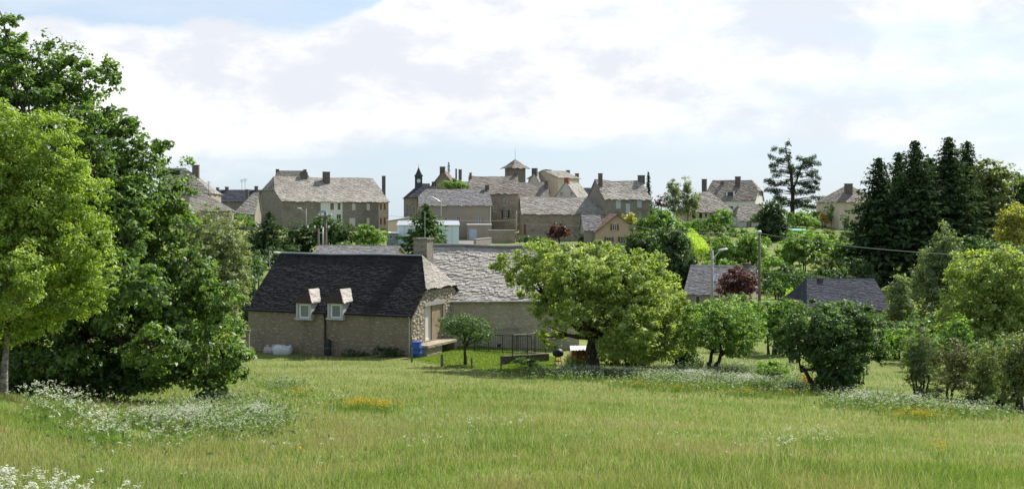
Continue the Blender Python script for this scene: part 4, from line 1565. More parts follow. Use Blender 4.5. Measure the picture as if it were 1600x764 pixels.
def dormer(h, x0, x1):
    v = -.36
    u0, zt = h.rayv(x0, 471.5, v)
    u1, zb_ = h.rayv(x1, 500, v)
    _, zr = h.rayv(x0, 449.5, 1.2)
    mb = MB()
    w_ = u1 - u0
    f = .13
    zs = zb_ + .1
    sl = (h.R - h.H) / (h.W / 2)
    ve = (zt - h.H) / sl + .25
    # surround: posts, lintel, cheeks
    mb.box(u0, v, zs, u0 + f, v + .14, zt)
    mb.box(u1 - f, v, zs, u1, v + .14, zt)
    mb.box(u0 + f, v, zt - f, u1 - f, v + .14, zt)
    mb.box(u0, v + .14, zs, u0 + .08, ve, zt - .002)
    mb.box(u1 - .08, v + .14, zs, u1, ve, zt - .002)
    d = mb.build('dormer', M_GREYP, h.root)
    MB().box(u0 - .06, v - .07, zb_, u1 + .06, v + .16, zs - .002).build('sill', M_GREYP, d)
    fm = MB()
    a, b, lo, hi = u0 + f + .08, u1 - f, zs, zt - f
    fm.box(a, v + .05, lo, a + .07, v + .1, hi).box(b - .07, v + .05, lo, b, v + .1, hi).box(a + .07, v + .05, lo, b - .07, v + .1, lo + .07).box(a + .07, v + .05, hi - .07, b - .07, v + .1, hi)
    fm.build('window_frame', M_FRAME, d)
    MB().box(u0 + f, v + .06, lo, a - .003, v + .12, hi).build('reveal_panel', M_GREYP, d)
    MB().box(a + .07, v + .07, lo + .07, b - .07, v + .085, hi - .07).build('pane', M_GLASS_L, d)
    o = .1
    uc = (u0 + u1) / 2
    vr = (zr - h.H) / sl + .05
    vf = v + .5
    ze = zt + .0
    L0, R0 = (u0 - o, v - .12, ze), (u1 + o, v - .12, ze)
    Lb, Rb = (u0 - o, ve, ze), (u1 + o, ve, ze)
    Tf, Tb = (uc, vf, zr), (uc, vr, zr)
    hp = MB().poly(L0, R0, Tf).poly(L0, (u0 - o, v - .12, ze - .06), (u1 + o, v - .12, ze - .06), R0)
    hp.build('front_hip', wood('dark_shingle', (.07, .045, .032)), d)
    rp = MB()
    rp.poly(R0, Rb, Tb, Tf).poly(Lb, L0, Tf, Tb).poly(R0, (u1 + o, v - .12, ze - .05), (u1 + o, ve, ze - .05), Rb)
    for sg, E0, E1 in ((1, R0, Rb), (-1, L0, Lb)):
        E0, E1, t0, t1 = Vector(E0), Vector(E1), Vector(Tf), Vector(Tb)
        ex = (E1 - E0).normalized()
        ey = (t0 - E0) - ex * (t0 - E0).dot(ex)
        Ls = ey.length
        ey.normalize()
        off = (t0 - E0).dot(ex)
        Lx, Lt = (E1 - E0).length, (t1 - t0).length
        slates(rp, E0, ex, ey, [Ls * i / 5 for i in range(6)], lambda q, off=off, Lx=Lx, Lt=Lt, Ls=Ls: (off * q / Ls, Lx + (off + Lt - Lx) * q / Ls), .22, h.rnd)
    rp.build('dormer_roof', M_LAUZE_NEAR, d)
dormer(FH, 462.5, 486)
dormer(FH, 511.5, 535.5)

# chimney rising between the two roofs
u, z = FH.rayv(651, 371.5, FH.W * .62)
u2, _ = FH.rayv(672, 371.5, FH.W * .62)
ch = MB().box(u, FH.W * .62 - .4, FH.R - 1.2, u2, FH.W * .62 + .4, z - .1).box(u - .05, FH.W * .62 - .46, z - .1, u2 + .05, FH.W * .62 + .46, z).build('chimney', stone('chimney_near', (.20, .175, .145), (.33, .295, .25), (.28, .25, .21), .22), FH.roof_o)
MB().tube([(u + .55, FH.W * .62, z), (u + .55, FH.W * .62, z + 1.55)], .02, 5).build('aerial_mast', M_ZINC, FH.roof_o)

# French window at the gable with its stone landing
t0, t1, z0, z1, _ = FH.openings['r'][0]
Lx = FH.L
tm = t0 + (t1 - t0) * .42
dr = MB()
dr.box(Lx - .2, t0, z0, Lx - .14, t0 + .08, z1).box(Lx - .2, tm - .05, z0, Lx - .14, tm, z1).box(Lx - .2, t0 + .08, z1 - .08, Lx - .14, tm - .05, z1).box(Lx - .2, t0 + .08, z0, Lx - .14, tm - .05, z0 + .12)
do = dr.build('door', M_FRAME, FH.root)
MB().box(Lx - .19, t0 + .08, z0 + .12, Lx - .16, tm - .05, z1 - .08).build('pane', M_BLIND, do)
MB().box(Lx - .12, tm + .01, z0, Lx - .07, t1, z1).build('shutter', wood('shutter_beige', (.42, .33, .22)), FH.root)
MB().box(Lx - .22, t0 - .15, z1, Lx + .035, t1 + .15, z1 + .22).build('lintel', M_CONC, FH.root)
la, lb, lw = .12, 3.85, .9
lz = z0 - .04
ld = MB()
ld.box(Lx + .05, la, -.1, Lx + lw, la + 1.8, lz - .13).box(Lx + .05, lb - .32, -.1, Lx + lw, lb, lz - .13).box(Lx + .05, la + 1.8, -.1, Lx + .2, lb - .32, lz - .13)
lo_ = ld.build('landing', M_ST, FH.root)
MB().box(Lx + .045, la - .06, lz - .13, Lx + lw + .1, lb + .06, lz).build('landing_slab', M_STW, lo_)

# pale barn joined to it
ROUGH[0] = .75
BN = front_house('barn', 'pale stone barn with thick sunlit slate roof joined behind the farmhouse', 668, 905, 64.5, 7, 467, 384, 8.0, wall=M_MORTAR, cat='barn', seed=41, roof=M_LAUZE_NEAR, tile=(.24, .16), ov=.2, ovg=.15,
                 openings=[('f', 776.5, 537, 784, 545.5, 'win')])
BN.lay_stones('f', M_STONE_PC, (.06, .2), (.09, .38))
MB().tube([(0, -.24, BN.H - .16), (BN.L, -.24, BN.H - .18)], .05, 8).build('gutter', M_ZINC, BN.roof_o)
MB().tube([(BN.ray(811, 520, 'f')[0], -.1, .3), (BN.ray(811, 520, 'f')[0], -.1, BN.ray(811, 513, 'f')[2]), (BN.ray(760, 514, 'f')[0], -.1, BN.ray(760, 514, 'f')[2])], .03, 6).build('wall_pipe', M_ZINC, BN.root)
_rc = MB()
for k in range(16):
    _rc.box(BN.L * k / 16, BN.W / 2 - .2, BN.R + .02, BN.L * (k + .97) / 16, BN.W / 2 + .2, BN.R + .12)
tag(_rc.build('ridge_cap', M_CONC, BN.roof_o), kind='stuff')
BN.sag(.09, 4)

def railing(label, p0, p1, z0, z1, h, n, slope_top=None):
    p0, p1 = Vector((*p0, z0)), Vector((*p1, z1))
    root = thing('iron_railing', label, 'railing', tuple(p0))
    d = p1 - p0
    up = Vector((0, 0, h))
    for k, nm in ((.06, 'bottom_rail'), (1.0, 'top_rail')):
        MB().tube([up * k, d + up * k], .022, 6).build(nm, M_METAL, root)
    proto = None
    for i in range(n + 1):
        t = i / n
        post = i % 8 == 0 or i == n
        b = d * t
        me = MB().tube([b - Vector((0, 0, .1 if post else -h * .06)), b + up * (1.03 if post else 1)], .03 if post else .011, 5)
        me.build('post' if post else 'baluster', M_METAL, root)
def lz_(px, Y):
    return gz(PX(px, Y), Y)
railing('black iron railing along the foot of the pale barn wall', (PX(741, 62.2), 62.2), (PX(853, 61.2), 61.2), lz_(741, 61.8), lz_(741, 61.8) - .05, 1.0, 40)
railing('black iron railing returning towards the lawn beside the walnut tree', (PX(801, 56.6), 56.6), (PX(836, 58.2), 58.2), PZ(553, 56.6), PZ(550, 58.2), .98, 12)
free_wall('retaining_wall', 'low dry stone retaining wall below the iron railing', (PX(790, 56.3), 56.3), (PX(858, 58.4), 58.4), .42, stone('stone_shaded_rubble', (.07, .06, .045), (.15, .13, .10), (.06, .055, .045), .3), .4)  # the shade under the railing is painted into this darker stone

# blue drum by the corner
def drum():
    Y = 59.3
    x = PX(651, Y)
    root = thing('blue_drum', 'blue plastic drum at the farmhouse corner', 'drum', (x, Y, gz(x, Y) - .03))
    m = plain('blue_plastic', (.012, .075, .36), .4, spec=.5, vary=.2)
    h = .86
    MB().lathe([(.24, 0), (.27, .03), (.275, h * .3), (.29, h * .32), (.29, h * .35), (.275, h * .37), (.275, h * .63), (.29, h * .65), (.29, h * .68), (.275, h * .7), (.265, h - .03), (.24, h)], n=20).build('body', m, root, True)
    MB().lathe([(.26, h - .02), (.27, h), (.265, h + .04), (.2, h + .045)], n=20).build('lid', m, root)
drum()

# white tub and sacks against the shaded wall
def on_front(px, out, dz=0):
    u_, _, _ = FH.ray(px, 550, 'f')
    p = FH.A + FH.d * u_ - FH.ni * out
    return p.x, p.y, gz(p.x, p.y) + dz
x, y, zg = on_front(453, .75)
tb = thing('white_bag', 'white bulk bag with a slack open top against the shaded farmhouse wall', 'bag', (x, y, zg - .05), FH.yaw)
mbg = MB()
pr = [(.50, 0), (.56, .12), (.60, .30), (.57, .46), (.52, .53), (.44, .50), (.40, .40)]
rb_ = random.Random(4)
base_i = len(mbg.v)
mbg.lathe(pr, n=20)
mbg.v = [(vx * 1.0 * (1 + rb_.uniform(-.05, .05)), vy * .75 * (1 + rb_.uniform(-.05, .05)), vz + .05 * math.sin(3 * math.atan2(vy, vx)) * (vz > .3)) for vx, vy, vz in mbg.v]
mbg.build('body', plain('white_sheet', (.62, .63, .64), .6, vary=.2), tb, True)
for k, sx in enumerate((-.35, .35)):
    MB().tube([(sx - .1, -.3, .5), (sx - .06, -.32, .62), (sx + .06, -.32, .62), (sx + .1, -.3, .5)], .018, 5).build('loop', M_FRAME, tb)
for k, (px, s_, lab) in enumerate(((428, .27, 'small pale sack at the far end of the row by the shaded wall'), (436, .24, 'small pale sack next to the white bulk bag'))):
    x, y, zg = on_front(px, .6)
    sk = thing('sack', lab, 'sack', (x, y, zg - .03), FH.yaw + k)
    sb = MB().lathe([(s_ * .8, 0), (s_, .08), (s_ * 1.02, .22), (s_ * .75, .36), (s_ * .2, .42), (s_ * .28, .5)], n=12)
    sb.v = [(a * (1 + rb_.uniform(-.08, .08)), b * .7, c) for a, b, c in sb.v]
    sb.build('body', plain('sack_cloth', (.42, .38, .38), .8), sk, True)
    MB().tube([(s_ * .2 * math.cos(i), s_ * .14 * math.sin(i), .42) for i in np.linspace(0, 6.28, 10)], .012, 4).build('tie', M_POST, sk)
# dark rolled cover near the down pipe
x, y, zg = on_front(518, .35)
rc = thing('rolled_cover', 'dark rolled cover standing by the downpipe of the farmhouse', 'roll', (x, y, zg - .03), FH.yaw)
MB().lathe([(.16, 0), (.18, .1), (.17, .55), (.18, .9), (.12, .95)], n=12).build('roll', plain('dark_cover', (.03, .033, .036), .7), rc, True)
MB().lathe([(.185, .45), (.19, .47), (.185, .5)], n=12).build('strap', M_POST, rc)

# fence posts
def fpost(label, px, py, Y, h, r=.045, lean=0.0, m=None):
    x = PX(px, Y)
    z = gz(x, Y)
    o = MB().tube([(0, 0, -.3), (lean * h * .5, 0, h * .5), (lean * h, 0, h * .96), (lean * h, 0, h)], [r, r, r * .95, r * .6], 7).build('fence_post', m or M_POST)
    o.location = (x, Y, z)
    tag(o, label, 'post', 'wooden fence posts')
fpost('wooden post at the shaded farmhouse corner below the downpipe', 643.5, 560, 57.0, .75, .05)
fpost('stout wooden post standing left of the small lawn tree', 690.5, 572, 54.7, .62, .07)
fpost('thin wooden post right of the small lawn tree', 737, 578, 53.9, .55)
fpost('thin wooden post below the iron railing', 783, 584, 53.2, .6)
fpost('wooden stake beside the white bulk bag', 472.5, 552, 61.0, .8, .04)
fpost('thin stake at the far end of the shaded wall', 396, 552, 65, .85, .035)
fpost('thin stake at the middle of the shaded farmhouse wall', 528, 552, 60.5, .7, .03)
# letter box post and stone pillar by the left end of the farmhouse
Y = 58.5
x = PX(376, Y)
zg = gz(x, Y)
bx_ = thing('meter_box', 'grey meter box on a low pillar left of the farmhouse', 'box', (x, Y, zg))
MB().box(-.32, -.15, -.2, .22, .2, .95).build('pillar', M_CONC, bx_)
MB().box(-.36, -.2, .95, .26, .25, 1.03).build('cap', M_CONC, bx_)
MB().box(-.26, -.17, .3, .15, -.15, .85).build('door', M_GREYP, bx_)
x2 = PX(387, 59.5)
gp = thing('gate_post', 'pale gate post with a flat wooden top left of the farmhouse', 'post', (x2, 59.5, gz(x2, 59.5)))
MB().box(-.09, -.09, -.2, .09, .09, 1.5).build('post', M_WOODG, gp)
MB().box(-.6, -.12, 1.5, .14, .12, 1.6).build('cap_board', M_WOODG, gp)
# rail fence glimpsed through the branches
Y = 66.0
rf0 = thing('rail_fence', 'weathered rail fence seen through the lower branches', 'fence', (PX(300, Y), Y, gz(PX(300, Y), Y)))
for k in range(4):
    MB().box(k * 1.1, -.06, -.2, k * 1.1 + .12, .06, 1.5).build('post', M_WOODG, rf0)
for k in range(3):
    MB().box(-.1, -.10, .45 + k * .4, 3.5, -.062, .6 + k * .4).build('rail', M_WOODG, rf0)

# garden things under the walnut
Y = 56.5
x = PX(906, Y)
sh = thing('shelter', 'little white roofed shelter behind the walnut trunk', 'shelter', (x, Y, gz(x, Y)))
for sx in (-.38, .38):
    for sy in (-.3, .3):
        MB().box(sx - .03, sy - .03, -.1, sx + .03, sy + .03, .85 + (sy > 0) * .12).build('post', M_WOODG, sh)
MB().box(-.36, .25, .1, .36, .28, .9).build('back_panel', M_BROWN, sh)
for k in range(6):
    a = -.5 + k * .17
    MB().poly((a, -.42, .86), (a + .16, -.42, .89), (a + .16, .42, 1.03), (a, .42, 1.0)).build('roof_sheet', M_FRAME, sh)
x = PX(872, 56.8)
bq = thing('barbecue', 'black barbecue on a red stand by the barn wall', 'barbecue', (x, 56.8, gz(x, 56.8)))
MB().lathe([(.12, .42), (.27, .5), (.29, .62), (.29, .66), (.22, .8), (.05, .86)], n=16).build('kettle', M_METAL, bq, True)
for k in range(3):
    a = k * 2.094 + .5
    MB().tube([(.24 * math.cos(a), .24 * math.sin(a), -.03), (.12 * math.cos(a), .12 * math.sin(a), .46)], .02, 6).build('leg', plain('red_paint', (.35, .03, .02), .5), bq)
MB().lathe([(.2, .2), (.21, .22), (.2, .24)], n=14).build('tray', plain('red_paint', (.35, .03, .02), .5), bq)

# ------------------------------------------------------------------ poles, lamps and wires
def pole(name, label, px, top, Y, r=.13, m=None, cat='pole', arms=(), group=None):
    x = PX(px, Y)
    z = gz(x, Y)
    H = PZ(top, Y) - z
    root = thing(name, label, cat, (x, Y, z), 0, group)
    MB().tube([(0, 0, -.4), (0, 0, H * .5), (0, 0, H)], [r, r * .85, r * .68], 9).build('shaft', m or M_CONC, root, True)
    for py, hw_, n in arms:
        za = PZ(py, Y) - z
        a = hw_ * Y / FPX
        ar = MB().box(-a, -.05 - r, za - .035, a, .03 - r, za + .035).build('crossarm', M_POST, root)
        for k in range(n):
            xx = -a + .1 + (2 * a - .2) * k / max(1, n - 1)
            MB().lathe([(.05, za + .05), (.08, za + .1), (.05, za + .16), (.08, za + .2), (.04, za + .3)], xx, -r, 10).build('insulator', M_FRAME, ar)
    return root, H
pr_, H_ = pole('utility_pole', 'tall concrete utility pole with a switch on its crossarm behind the farmhouse', 508.5, 331, 104, .2, M_POST, arms=((338, 11, 4),))
MB().box(-.55, -.15, H_ - .1, .1, .15, H_ + .12).box(-.1, -.15, H_ - .5, .55, .15, H_ - .25).build('switch', plain('switch_teal', (.22, .36, .36), .5), pr_)
pole('utility_pole', 'shorter dark utility pole left of the tall concrete one', 497.5, 357, 104, .12, M_POST, arms=((357, 18, 4),))
pole('utility_pole', 'thin pale pole between the two utility poles', 504.5, 355, 108, .06, M_ZINC)
pole('utility_pole', 'slim wooden pole with a pale cap standing in the hedges', 1186.5, 364, 76, .12, M_POST)
o_ = MB().lathe([(.1, 0), (.16, .05), (.16, .14), (.05, .2)], n=10).build('insulator', plain('cap_pale', (.45, .55, .55), .5), None)
pp = [o for o in bpy.data.objects if o.get('label', '').startswith('slim wooden pole')][0]
o_.parent = pp
o_.location = (0, 0, PZ(364, 76) - pp.location.z - .02)

def street_lamp(label, px, top, Y, dirx, arm_px, m=None, r=.07):
    x = PX(px, Y)
    z = gz(x, Y)
    H = PZ(top, Y) - z
    sc = Y / FPX
    root = thing('street_lamp', label, 'street lamp', (x, Y, z), 0, 'street lamps')
    MB().tube([(0, 0, -.3), (0, 0, H * .5), (0, 0, H)], [r * 1.4, r * 1.2, r], 8).build('post', m or M_CONC, root, True)
    a = arm_px * sc * dirx
    MB().tube([(0, -.02, H - .9), (a * .35, -.02, H - .45), (a * .75, -.02, H - .05)], .04, 6).build('arm', M_ZINC, root)
    hd = MB().lathe([(.02, -.42), (.12, -.35), (.17, -.05), (.15, .25), (.05, .36)], n=12)
    hd.v = [(a * .75 + (vz + .3) * (1 if dirx > 0 else -1) * .95, vx, H + .02 + vy * .55 + (vz + .3) * .12) for vx, vy, vz in hd.v]
    hd.build('lamp_head', plain('lamp_white', (.66, .66, .63), .4, vary=.1), root, True)
street_lamp('street lamp on a concrete post in front of the grey roofed house', 1112.5, 391, 84, 1, 16, r=.1)
street_lamp('street lamp before the stone wall of the long building', 478.5, 326, 190, -1, 11)
street_lamp('street lamp in front of the mossy workshop roof', 689, 308, 196, -1, 16)
street_lamp('street lamp at the corner between tall house and long barn', 806.5, 329, 204, 1, 9)
street_lamp('street lamp head just above the left end of the black roof', 446, 396, 88, -1, 9)

def wire(label, pts, sag, r=.018):
    P0 = []
    for (a, b) in zip(pts, pts[1:]):
        for i in range(17):
            t = i / 16
            q = a.lerp(b, t)
            q.z -= sag * 4 * t * (1 - t)
            if not P0 or (q - P0[-1]).length > 1e-4:
                P0.append(q)
    o = MB().tube([p - P0[0] for p in P0], r, 5).build('overhead_wire', plain('wire_grey', (.30, .30, .30), .5, vary=.1))
    o.location = P0[0]
    tag(o, label, 'wire', 'overhead wires')
wire('overhead wire running from the slim pole left to the village', [P(1186.5, 364.5, 76), P(980, 351, 150), P(800, 348, 205)], .35, .022)
wire('overhead wire running from the slim pole right towards the birches', [P(1186.5, 364.5, 76), P(1530, 399, 66)], .25, .020)
wire('thin cable dropping from the black roof into the trees on its left', [P(421, 399, 66), P(388, 418, 66)], .2, .02)
wire('thin wire across the front of the workshop', [P(600, 336, 196), P(806, 344, 203)], .5, .03)
ms = MB().tube([(0, 0, -.6), (0, 0, .45)], .03, 6).build('service_mast', M_ZINC)
ms.location = P(421.5, 403, 66)
tag(ms, 'short service mast at the left end of the black roof', 'mast')
# the rolled tarpaulin on the bank
x = PX(1245, 190)
tp = thing('tarpaulin', 'teal tarpaulin over a pile on the bank below the cedar', 'tarpaulin', (x, 190, gz(x, 190)))
mbt = MB()
for i in range(9):
    a = math.pi * i / 8
    mbt.v += [(-1.6, -math.cos(a) * 1.0, .55 + .5 * math.sin(a)), (1.4, -math.cos(a) * 1.0, .5 + .5 * math.sin(a + .1))]
for i in range(8):
    mbt.f.append((2 * i, 2 * i + 1, 2 * i + 3, 2 * i + 2))
mbt.build('sheet', plain('teal_sheet', (.05, .34, .29), .5, vary=.2, scale=1.5), tp)
MB().box(-1.5, -.8, -.6, 1.3, .8, .56).build('pile', M_POST, tp)

# ------------------------------------------------------------------ trees near the meadow
TL = 'trees at the left edge of the meadow'
tree('oak_tree', 'huge dark green tree overhanging the meadow at the left', 'tree', 95, 32,
     [(10, 55, 28, 34), (70, 110, 62, 50), (148, 122, 40, 34), (60, 200, 120, 85), (178, 190, 34, 24), (190, 245, 62, 55), (236, 300, 60, 55), (150, 330, 115, 100), (262, 350, 40, 42), (238, 395, 55, 58),
      (150, 450, 120, 80), (248, 468, 65, 52), (330, 462, 52, 26), (285, 528, 78, 46), (350, 560, 42, 36), (215, 568, 75, 34), (335, 607, 26, 20), (140, 560, 75, 40), (300, 425, 40, 36), (285, 490, 60, 40), (120, 598, 80, 26), (215, 588, 60, 24), (300, 582, 46, 20), (40, 400, 130, 150), (-60, 250, 110, 180), (-40, 480, 110, 110)],
     'oak', .145, 1.45, .30, seed=21, group=TL, limbs=18, clump=.26, twigs=20)
tree('ash_tree', 'bright yellow green feathery tree in front of the dark oak', 'tree', 6, 22,
     [(-10, 230, 70, 62), (60, 235, 70, 62), (100, 300, 62, 60), (20, 330, 90, 90), (110, 380, 66, 62), (150, 425, 34, 40), (40, 440, 90, 70), (110, 468, 52, 34), (-70, 330, 90, 130), (-60, 460, 80, 60), (-20, 510, 60, 34), (50, 500, 50, 26)],
     'ash', .075, 1.25, .062, seed=22, group=TL, bark=BARK_PALE, limbs=12, clump=.24, aspect=.42)
tree('grey_green_tree', 'grey green fine leaved tree with bare branches behind the oak', 'tree', 318, 47,
     [(342, 372, 42, 40), (300, 355, 40, 36), (368, 405, 26, 44), (325, 425, 54, 44), (376, 445, 18, 30), (345, 470, 40, 26)], 'birch', .12, .7, .13, seed=23, group=TL, twigs=40, clump=.22, aspect=.4)
tree('bramble', 'low dark bramble thicket at the foot of the oak', 'shrub', 150, 31.5, [(110, 590, 45, 32), (175, 600, 50, 28), (60, 600, 50, 40), (0, 590, 60, 50)], 'deep', .13, 1.0, .04, 4, seed=24, limbs=6)
tree('orange_shrub', 'shrub with orange flowers right of the oak branches', 'shrub', 345, 52, [(335, 540, 24, 14), (352, 532, 20, 12)], 'yellow', .10, .6, .04, 3, seed=26, limbs=4)
tree('garden_shrub', 'green shrub screening the left end of the farmhouse', 'shrub', 350, 57, [(330, 520, 30, 22), (365, 512, 20, 18), (350, 540, 30, 16)], 'mid', .14, .9, .05, 3, seed=27, limbs=4)

tree('walnut_tree', 'broad yellow green walnut tree in front of the pale barn', 'tree', 926, 55.5,
     [(848, 398, 40, 24), (800, 412, 28, 20), (880, 420, 60, 36), (940, 412, 52, 34), (1000, 418, 50, 28), (840, 442, 50, 30), (905, 462, 66, 40), (975, 462, 62, 42), (1032, 462, 44, 38), (1048, 505, 38, 30),
      (1000, 512, 56, 34), (945, 512, 50, 30), (865, 486, 34, 24), (862, 522, 22, 20), (985, 548, 50, 20), (1040, 540, 34, 20), (778, 410, 16, 12)],
     'walnut', .165, 1.1, .30, seed=31, limbs=14, clump=.26, depth=.8, twigs=8)
tree('lawn_tree', 'small dark leaved tree standing on the mown lawn', 'tree', 727, 55.5,
     [(722, 506, 28, 17), (748, 512, 26, 16), (702, 510, 20, 14), (735, 528, 28, 10), (762, 522, 12, 9), (690, 500, 8, 6)], 'deep', .10, .40, .075, seed=32, limbs=8, clump=.3, depth=.9)
HR = 'trees and shrubs along the lower meadow edge'
tree('hedge_tree', 'two stemmed bright green tree right of the walnut', 'tree', 1111, 55,
     [(1108, 492, 38, 22), (1150, 500, 42, 26), (1085, 520, 28, 24), (1125, 525, 42, 24), (1170, 522, 24, 22), (1150, 545, 30, 12)], 'bright', .13, .9, .13, 2, seed=33, group=HR, limbs=10)
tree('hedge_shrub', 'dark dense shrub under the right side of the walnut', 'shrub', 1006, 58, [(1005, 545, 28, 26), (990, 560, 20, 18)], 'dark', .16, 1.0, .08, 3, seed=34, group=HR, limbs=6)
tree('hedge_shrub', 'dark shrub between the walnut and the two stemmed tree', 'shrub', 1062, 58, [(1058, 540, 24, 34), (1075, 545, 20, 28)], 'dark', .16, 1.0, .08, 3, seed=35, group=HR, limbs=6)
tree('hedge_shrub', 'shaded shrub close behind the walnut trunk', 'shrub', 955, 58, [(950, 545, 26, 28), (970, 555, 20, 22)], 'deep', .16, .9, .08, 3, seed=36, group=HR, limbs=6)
tree('round_bush', 'big dark round bush with lit top at the meadow edge', 'bush', 1302, 47.5,
     [(1270, 498, 44, 26), (1325, 500, 52, 28), (1245, 522, 30, 28), (1365, 522, 32, 34), (1300, 535, 62, 44), (1300, 572, 40, 30), (1324, 582, 20, 22), (1378, 552, 20, 16), (1298, 598, 30, 16), (1225, 540, 18, 14)],
     'deep', .145, 1.3, .12, 6, seed=37, group=HR, limbs=12, fill=.65)
tree('hedge_shrub', 'small round green shrub left of the big dark bush', 'shrub', 1206, 51.5, [(1204, 578, 24, 16), (1215, 584, 18, 12)], 'bright', .13, 1.0, .04, 4, seed=38, group=HR, limbs=5)
tree('rust_shrub', 'small rust coloured shrub at the left foot of the big bush', 'shrub', 1261, 49, [(1260, 596, 10, 12), (1268, 602, 8, 9)], 'rust', .11, .8, .03, 3, seed=39, group=HR, limbs=4)
tree('upright_shrub', 'upright grey green shrub between big bush and twiggy trees', 'shrub', 1438, 46, [(1436, 535, 16, 30), (1445, 565, 22, 30), (1428, 570, 18, 26), (1438, 598, 24, 14), (1418, 545, 9, 16), (1455, 540, 9, 18)], 'grey', .10, .65, .05, 5, seed=40, group=HR, limbs=8, aspect=.4, twigs=20)
tree('twiggy_tree', 'small leaning twiggy tree with thin brownish leaves', 'tree', 1484, 45.5, [(1496, 548, 22, 22), (1480, 560, 20, 18), (1512, 565, 18, 18), (1500, 585, 22, 12), (1478, 600, 16, 9), (1510, 606, 18, 8)], 'twig', .10, .5, .06, 2, seed=41, group=HR, limbs=10, twigs=30)
tree('twiggy_tree', 'greyish half bare tree left of the dark corner tree', 'tree', 1530, 44.5, [(1535, 555, 22, 24), (1550, 575, 20, 22), (1528, 590, 22, 16), (1560, 600, 22, 14), (1535, 612, 24, 9)], 'olive', .10, .55, .06, 3, seed=42, group=HR, limbs=10, twigs=30)
tree('corner_tree', 'dark olive tree at the right edge of the picture', 'tree', 1593, 42, [(1590, 548, 30, 36), (1575, 580, 24, 24), (1610, 570, 34, 44), (1600, 600, 26, 16), (1580, 618, 22, 9)], 'olive', .11, .7, .12, 1, seed=43, group=HR, limbs=8, twigs=16)
tree('large_tree', 'large bright topped tree at the right behind the twiggy trees', 'tree', 1545, 62,
     [(1530, 425, 46, 30), (1575, 415, 40, 30), (1600, 445, 50, 46), (1508, 460, 34, 38), (1555, 460, 48, 40), (1520, 505, 44, 38), (1575, 510, 50, 42), (1540, 545, 46, 30), (1610, 520, 40, 50), (1490, 500, 30, 34), (1500, 545, 34, 26), (1590, 560, 40, 26)],
     'walnut', .18, 1.05, .25, 2, seed=44, limbs=14)
tree('hedge_shrub', 'leafy green shrub below the large bright topped tree', 'shrub', 1500, 57, [(1480, 535, 24, 22), (1500, 515, 20, 26), (1505, 550, 28, 20)], 'mid', .17, .9, .06, 3, seed=45, group=HR, limbs=6)
tree('birch_tree', 'tall grey green birch in front of the spruces', 'tree', 1474, 88, [(1478, 372, 15, 24), (1475, 400, 32, 30), (1458, 432, 42, 36), (1492, 440, 42, 38), (1464, 478, 46, 38), (1496, 492, 42, 34)], 'grey', .26, 1.0, .16, 1, seed=46, limbs=10, bark=BARK_PALE, aspect=.45)
tree('birch_tree', 'slim grey green birch right of the blue slate roof', 'tree', 1406, 82, [(1406, 438, 10, 18), (1402, 462, 17, 24), (1410, 490, 20, 26), (1398, 500, 16, 20)], 'grey', .24, 1.0, .1, 1, seed=47, limbs=8, bark=BARK_PALE, aspect=.45)
tree('hollow_shrub', 'shaded shrub in the hollow below the slim birch', 'shrub', 1420, 72, [(1415, 520, 22, 16), (1440, 512, 26, 22)], 'deep', .22, 1.0, .06, 3, seed=48, limbs=5)

# ------------------------------------------------------------------ shrubs of the hollow and the bank, farther off
HB = 'shrubs of the hollow and the bank below the village'
def sh_(label, px, Y, lobes, kind, ls=.3, cov=1.0, name='shrub', cat='shrub', stems=3, trunk=.09, group=HB, **kw):
    return tree(name, label, cat, px, Y, lobes, kind, ls, cov, trunk, stems, group=group, limbs=5, **kw)
sh_('green shrub close behind the two stemmed tree', 1165, 68, [(1160, 490, 34, 20), (1185, 500, 24, 24)], 'mid', .2)
sh_('leafy shrub at the foot of the slim wooden pole', 1208, 66, [(1205, 490, 24, 24), (1225, 500, 22, 24), (1215, 520, 28, 18)], 'mid', .2)
sh_('low dark shrub left of the big round bush, behind it', 1240, 62, [(1235, 480, 16, 12), (1240, 505, 20, 24)], 'deep', .2)
sh_('purple leaved tree beside the grey roofed house', 1150, 88, [(1150, 436, 28, 17), (1165, 448, 26, 18), (1135, 450, 16, 14)], 'red', .24, 1.1, 'purple_tree', 'tree', 1, .12)
sh_('pale green shrub below the purple leaved tree', 1152, 82, [(1145, 472, 30, 14), (1170, 478, 26, 14)], 'grey', .22)
sh_('lime green shrub left of the blue slate roof', 1250, 100, [(1240, 460, 16, 8), (1262, 452, 12, 8), (1255, 462, 16, 7)], 'lime', .25, 1.1)
sh_('reddish low shrub in front of the blue slate roof', 1237, 90, [(1235, 472, 12, 5), (1246, 473, 9, 4)], 'red', .2, .8)
sh_('dark pine clump behind the walnut, left of two', 1000, 118, [(1000, 378, 22, 20), (985, 395, 18, 20), (1012, 400, 24, 26), (1000, 430, 26, 26)], 'dark', .36, 1.0, 'pine_tree', 'tree', 1, .2)
sh_('dark pine clump behind the walnut, rising above the lamp', 1052, 116, [(1048, 372, 24, 24), (1035, 400, 24, 26), (1065, 400, 24, 30), (1072, 430, 22, 26), (1050, 435, 34, 30), (1085, 445, 10, 16)], 'dark', .36, 1.0, 'pine_tree', 'tree', 1, .22)
sh_('grey green spreading tree left of the dark pines', 975, 125, [(968, 405, 20, 14), (985, 412, 18, 14)], 'grey', .34)
sh_('round green tree in front of the birches', 1033, 192, [(1032, 340, 22, 14), (1018, 352, 20, 13), (1045, 352, 20, 14), (1000, 352, 10, 10)], 'mid', .5, 1.1, 'round_tree', 'tree', 1, .2)
sh_('small yellowish tree by the peach house gable', 983, 196, [(982, 341, 11, 8), (988, 348, 8, 8)], 'yellow', .42, 1.0, 'fruit_tree', 'tree', 1, .12)
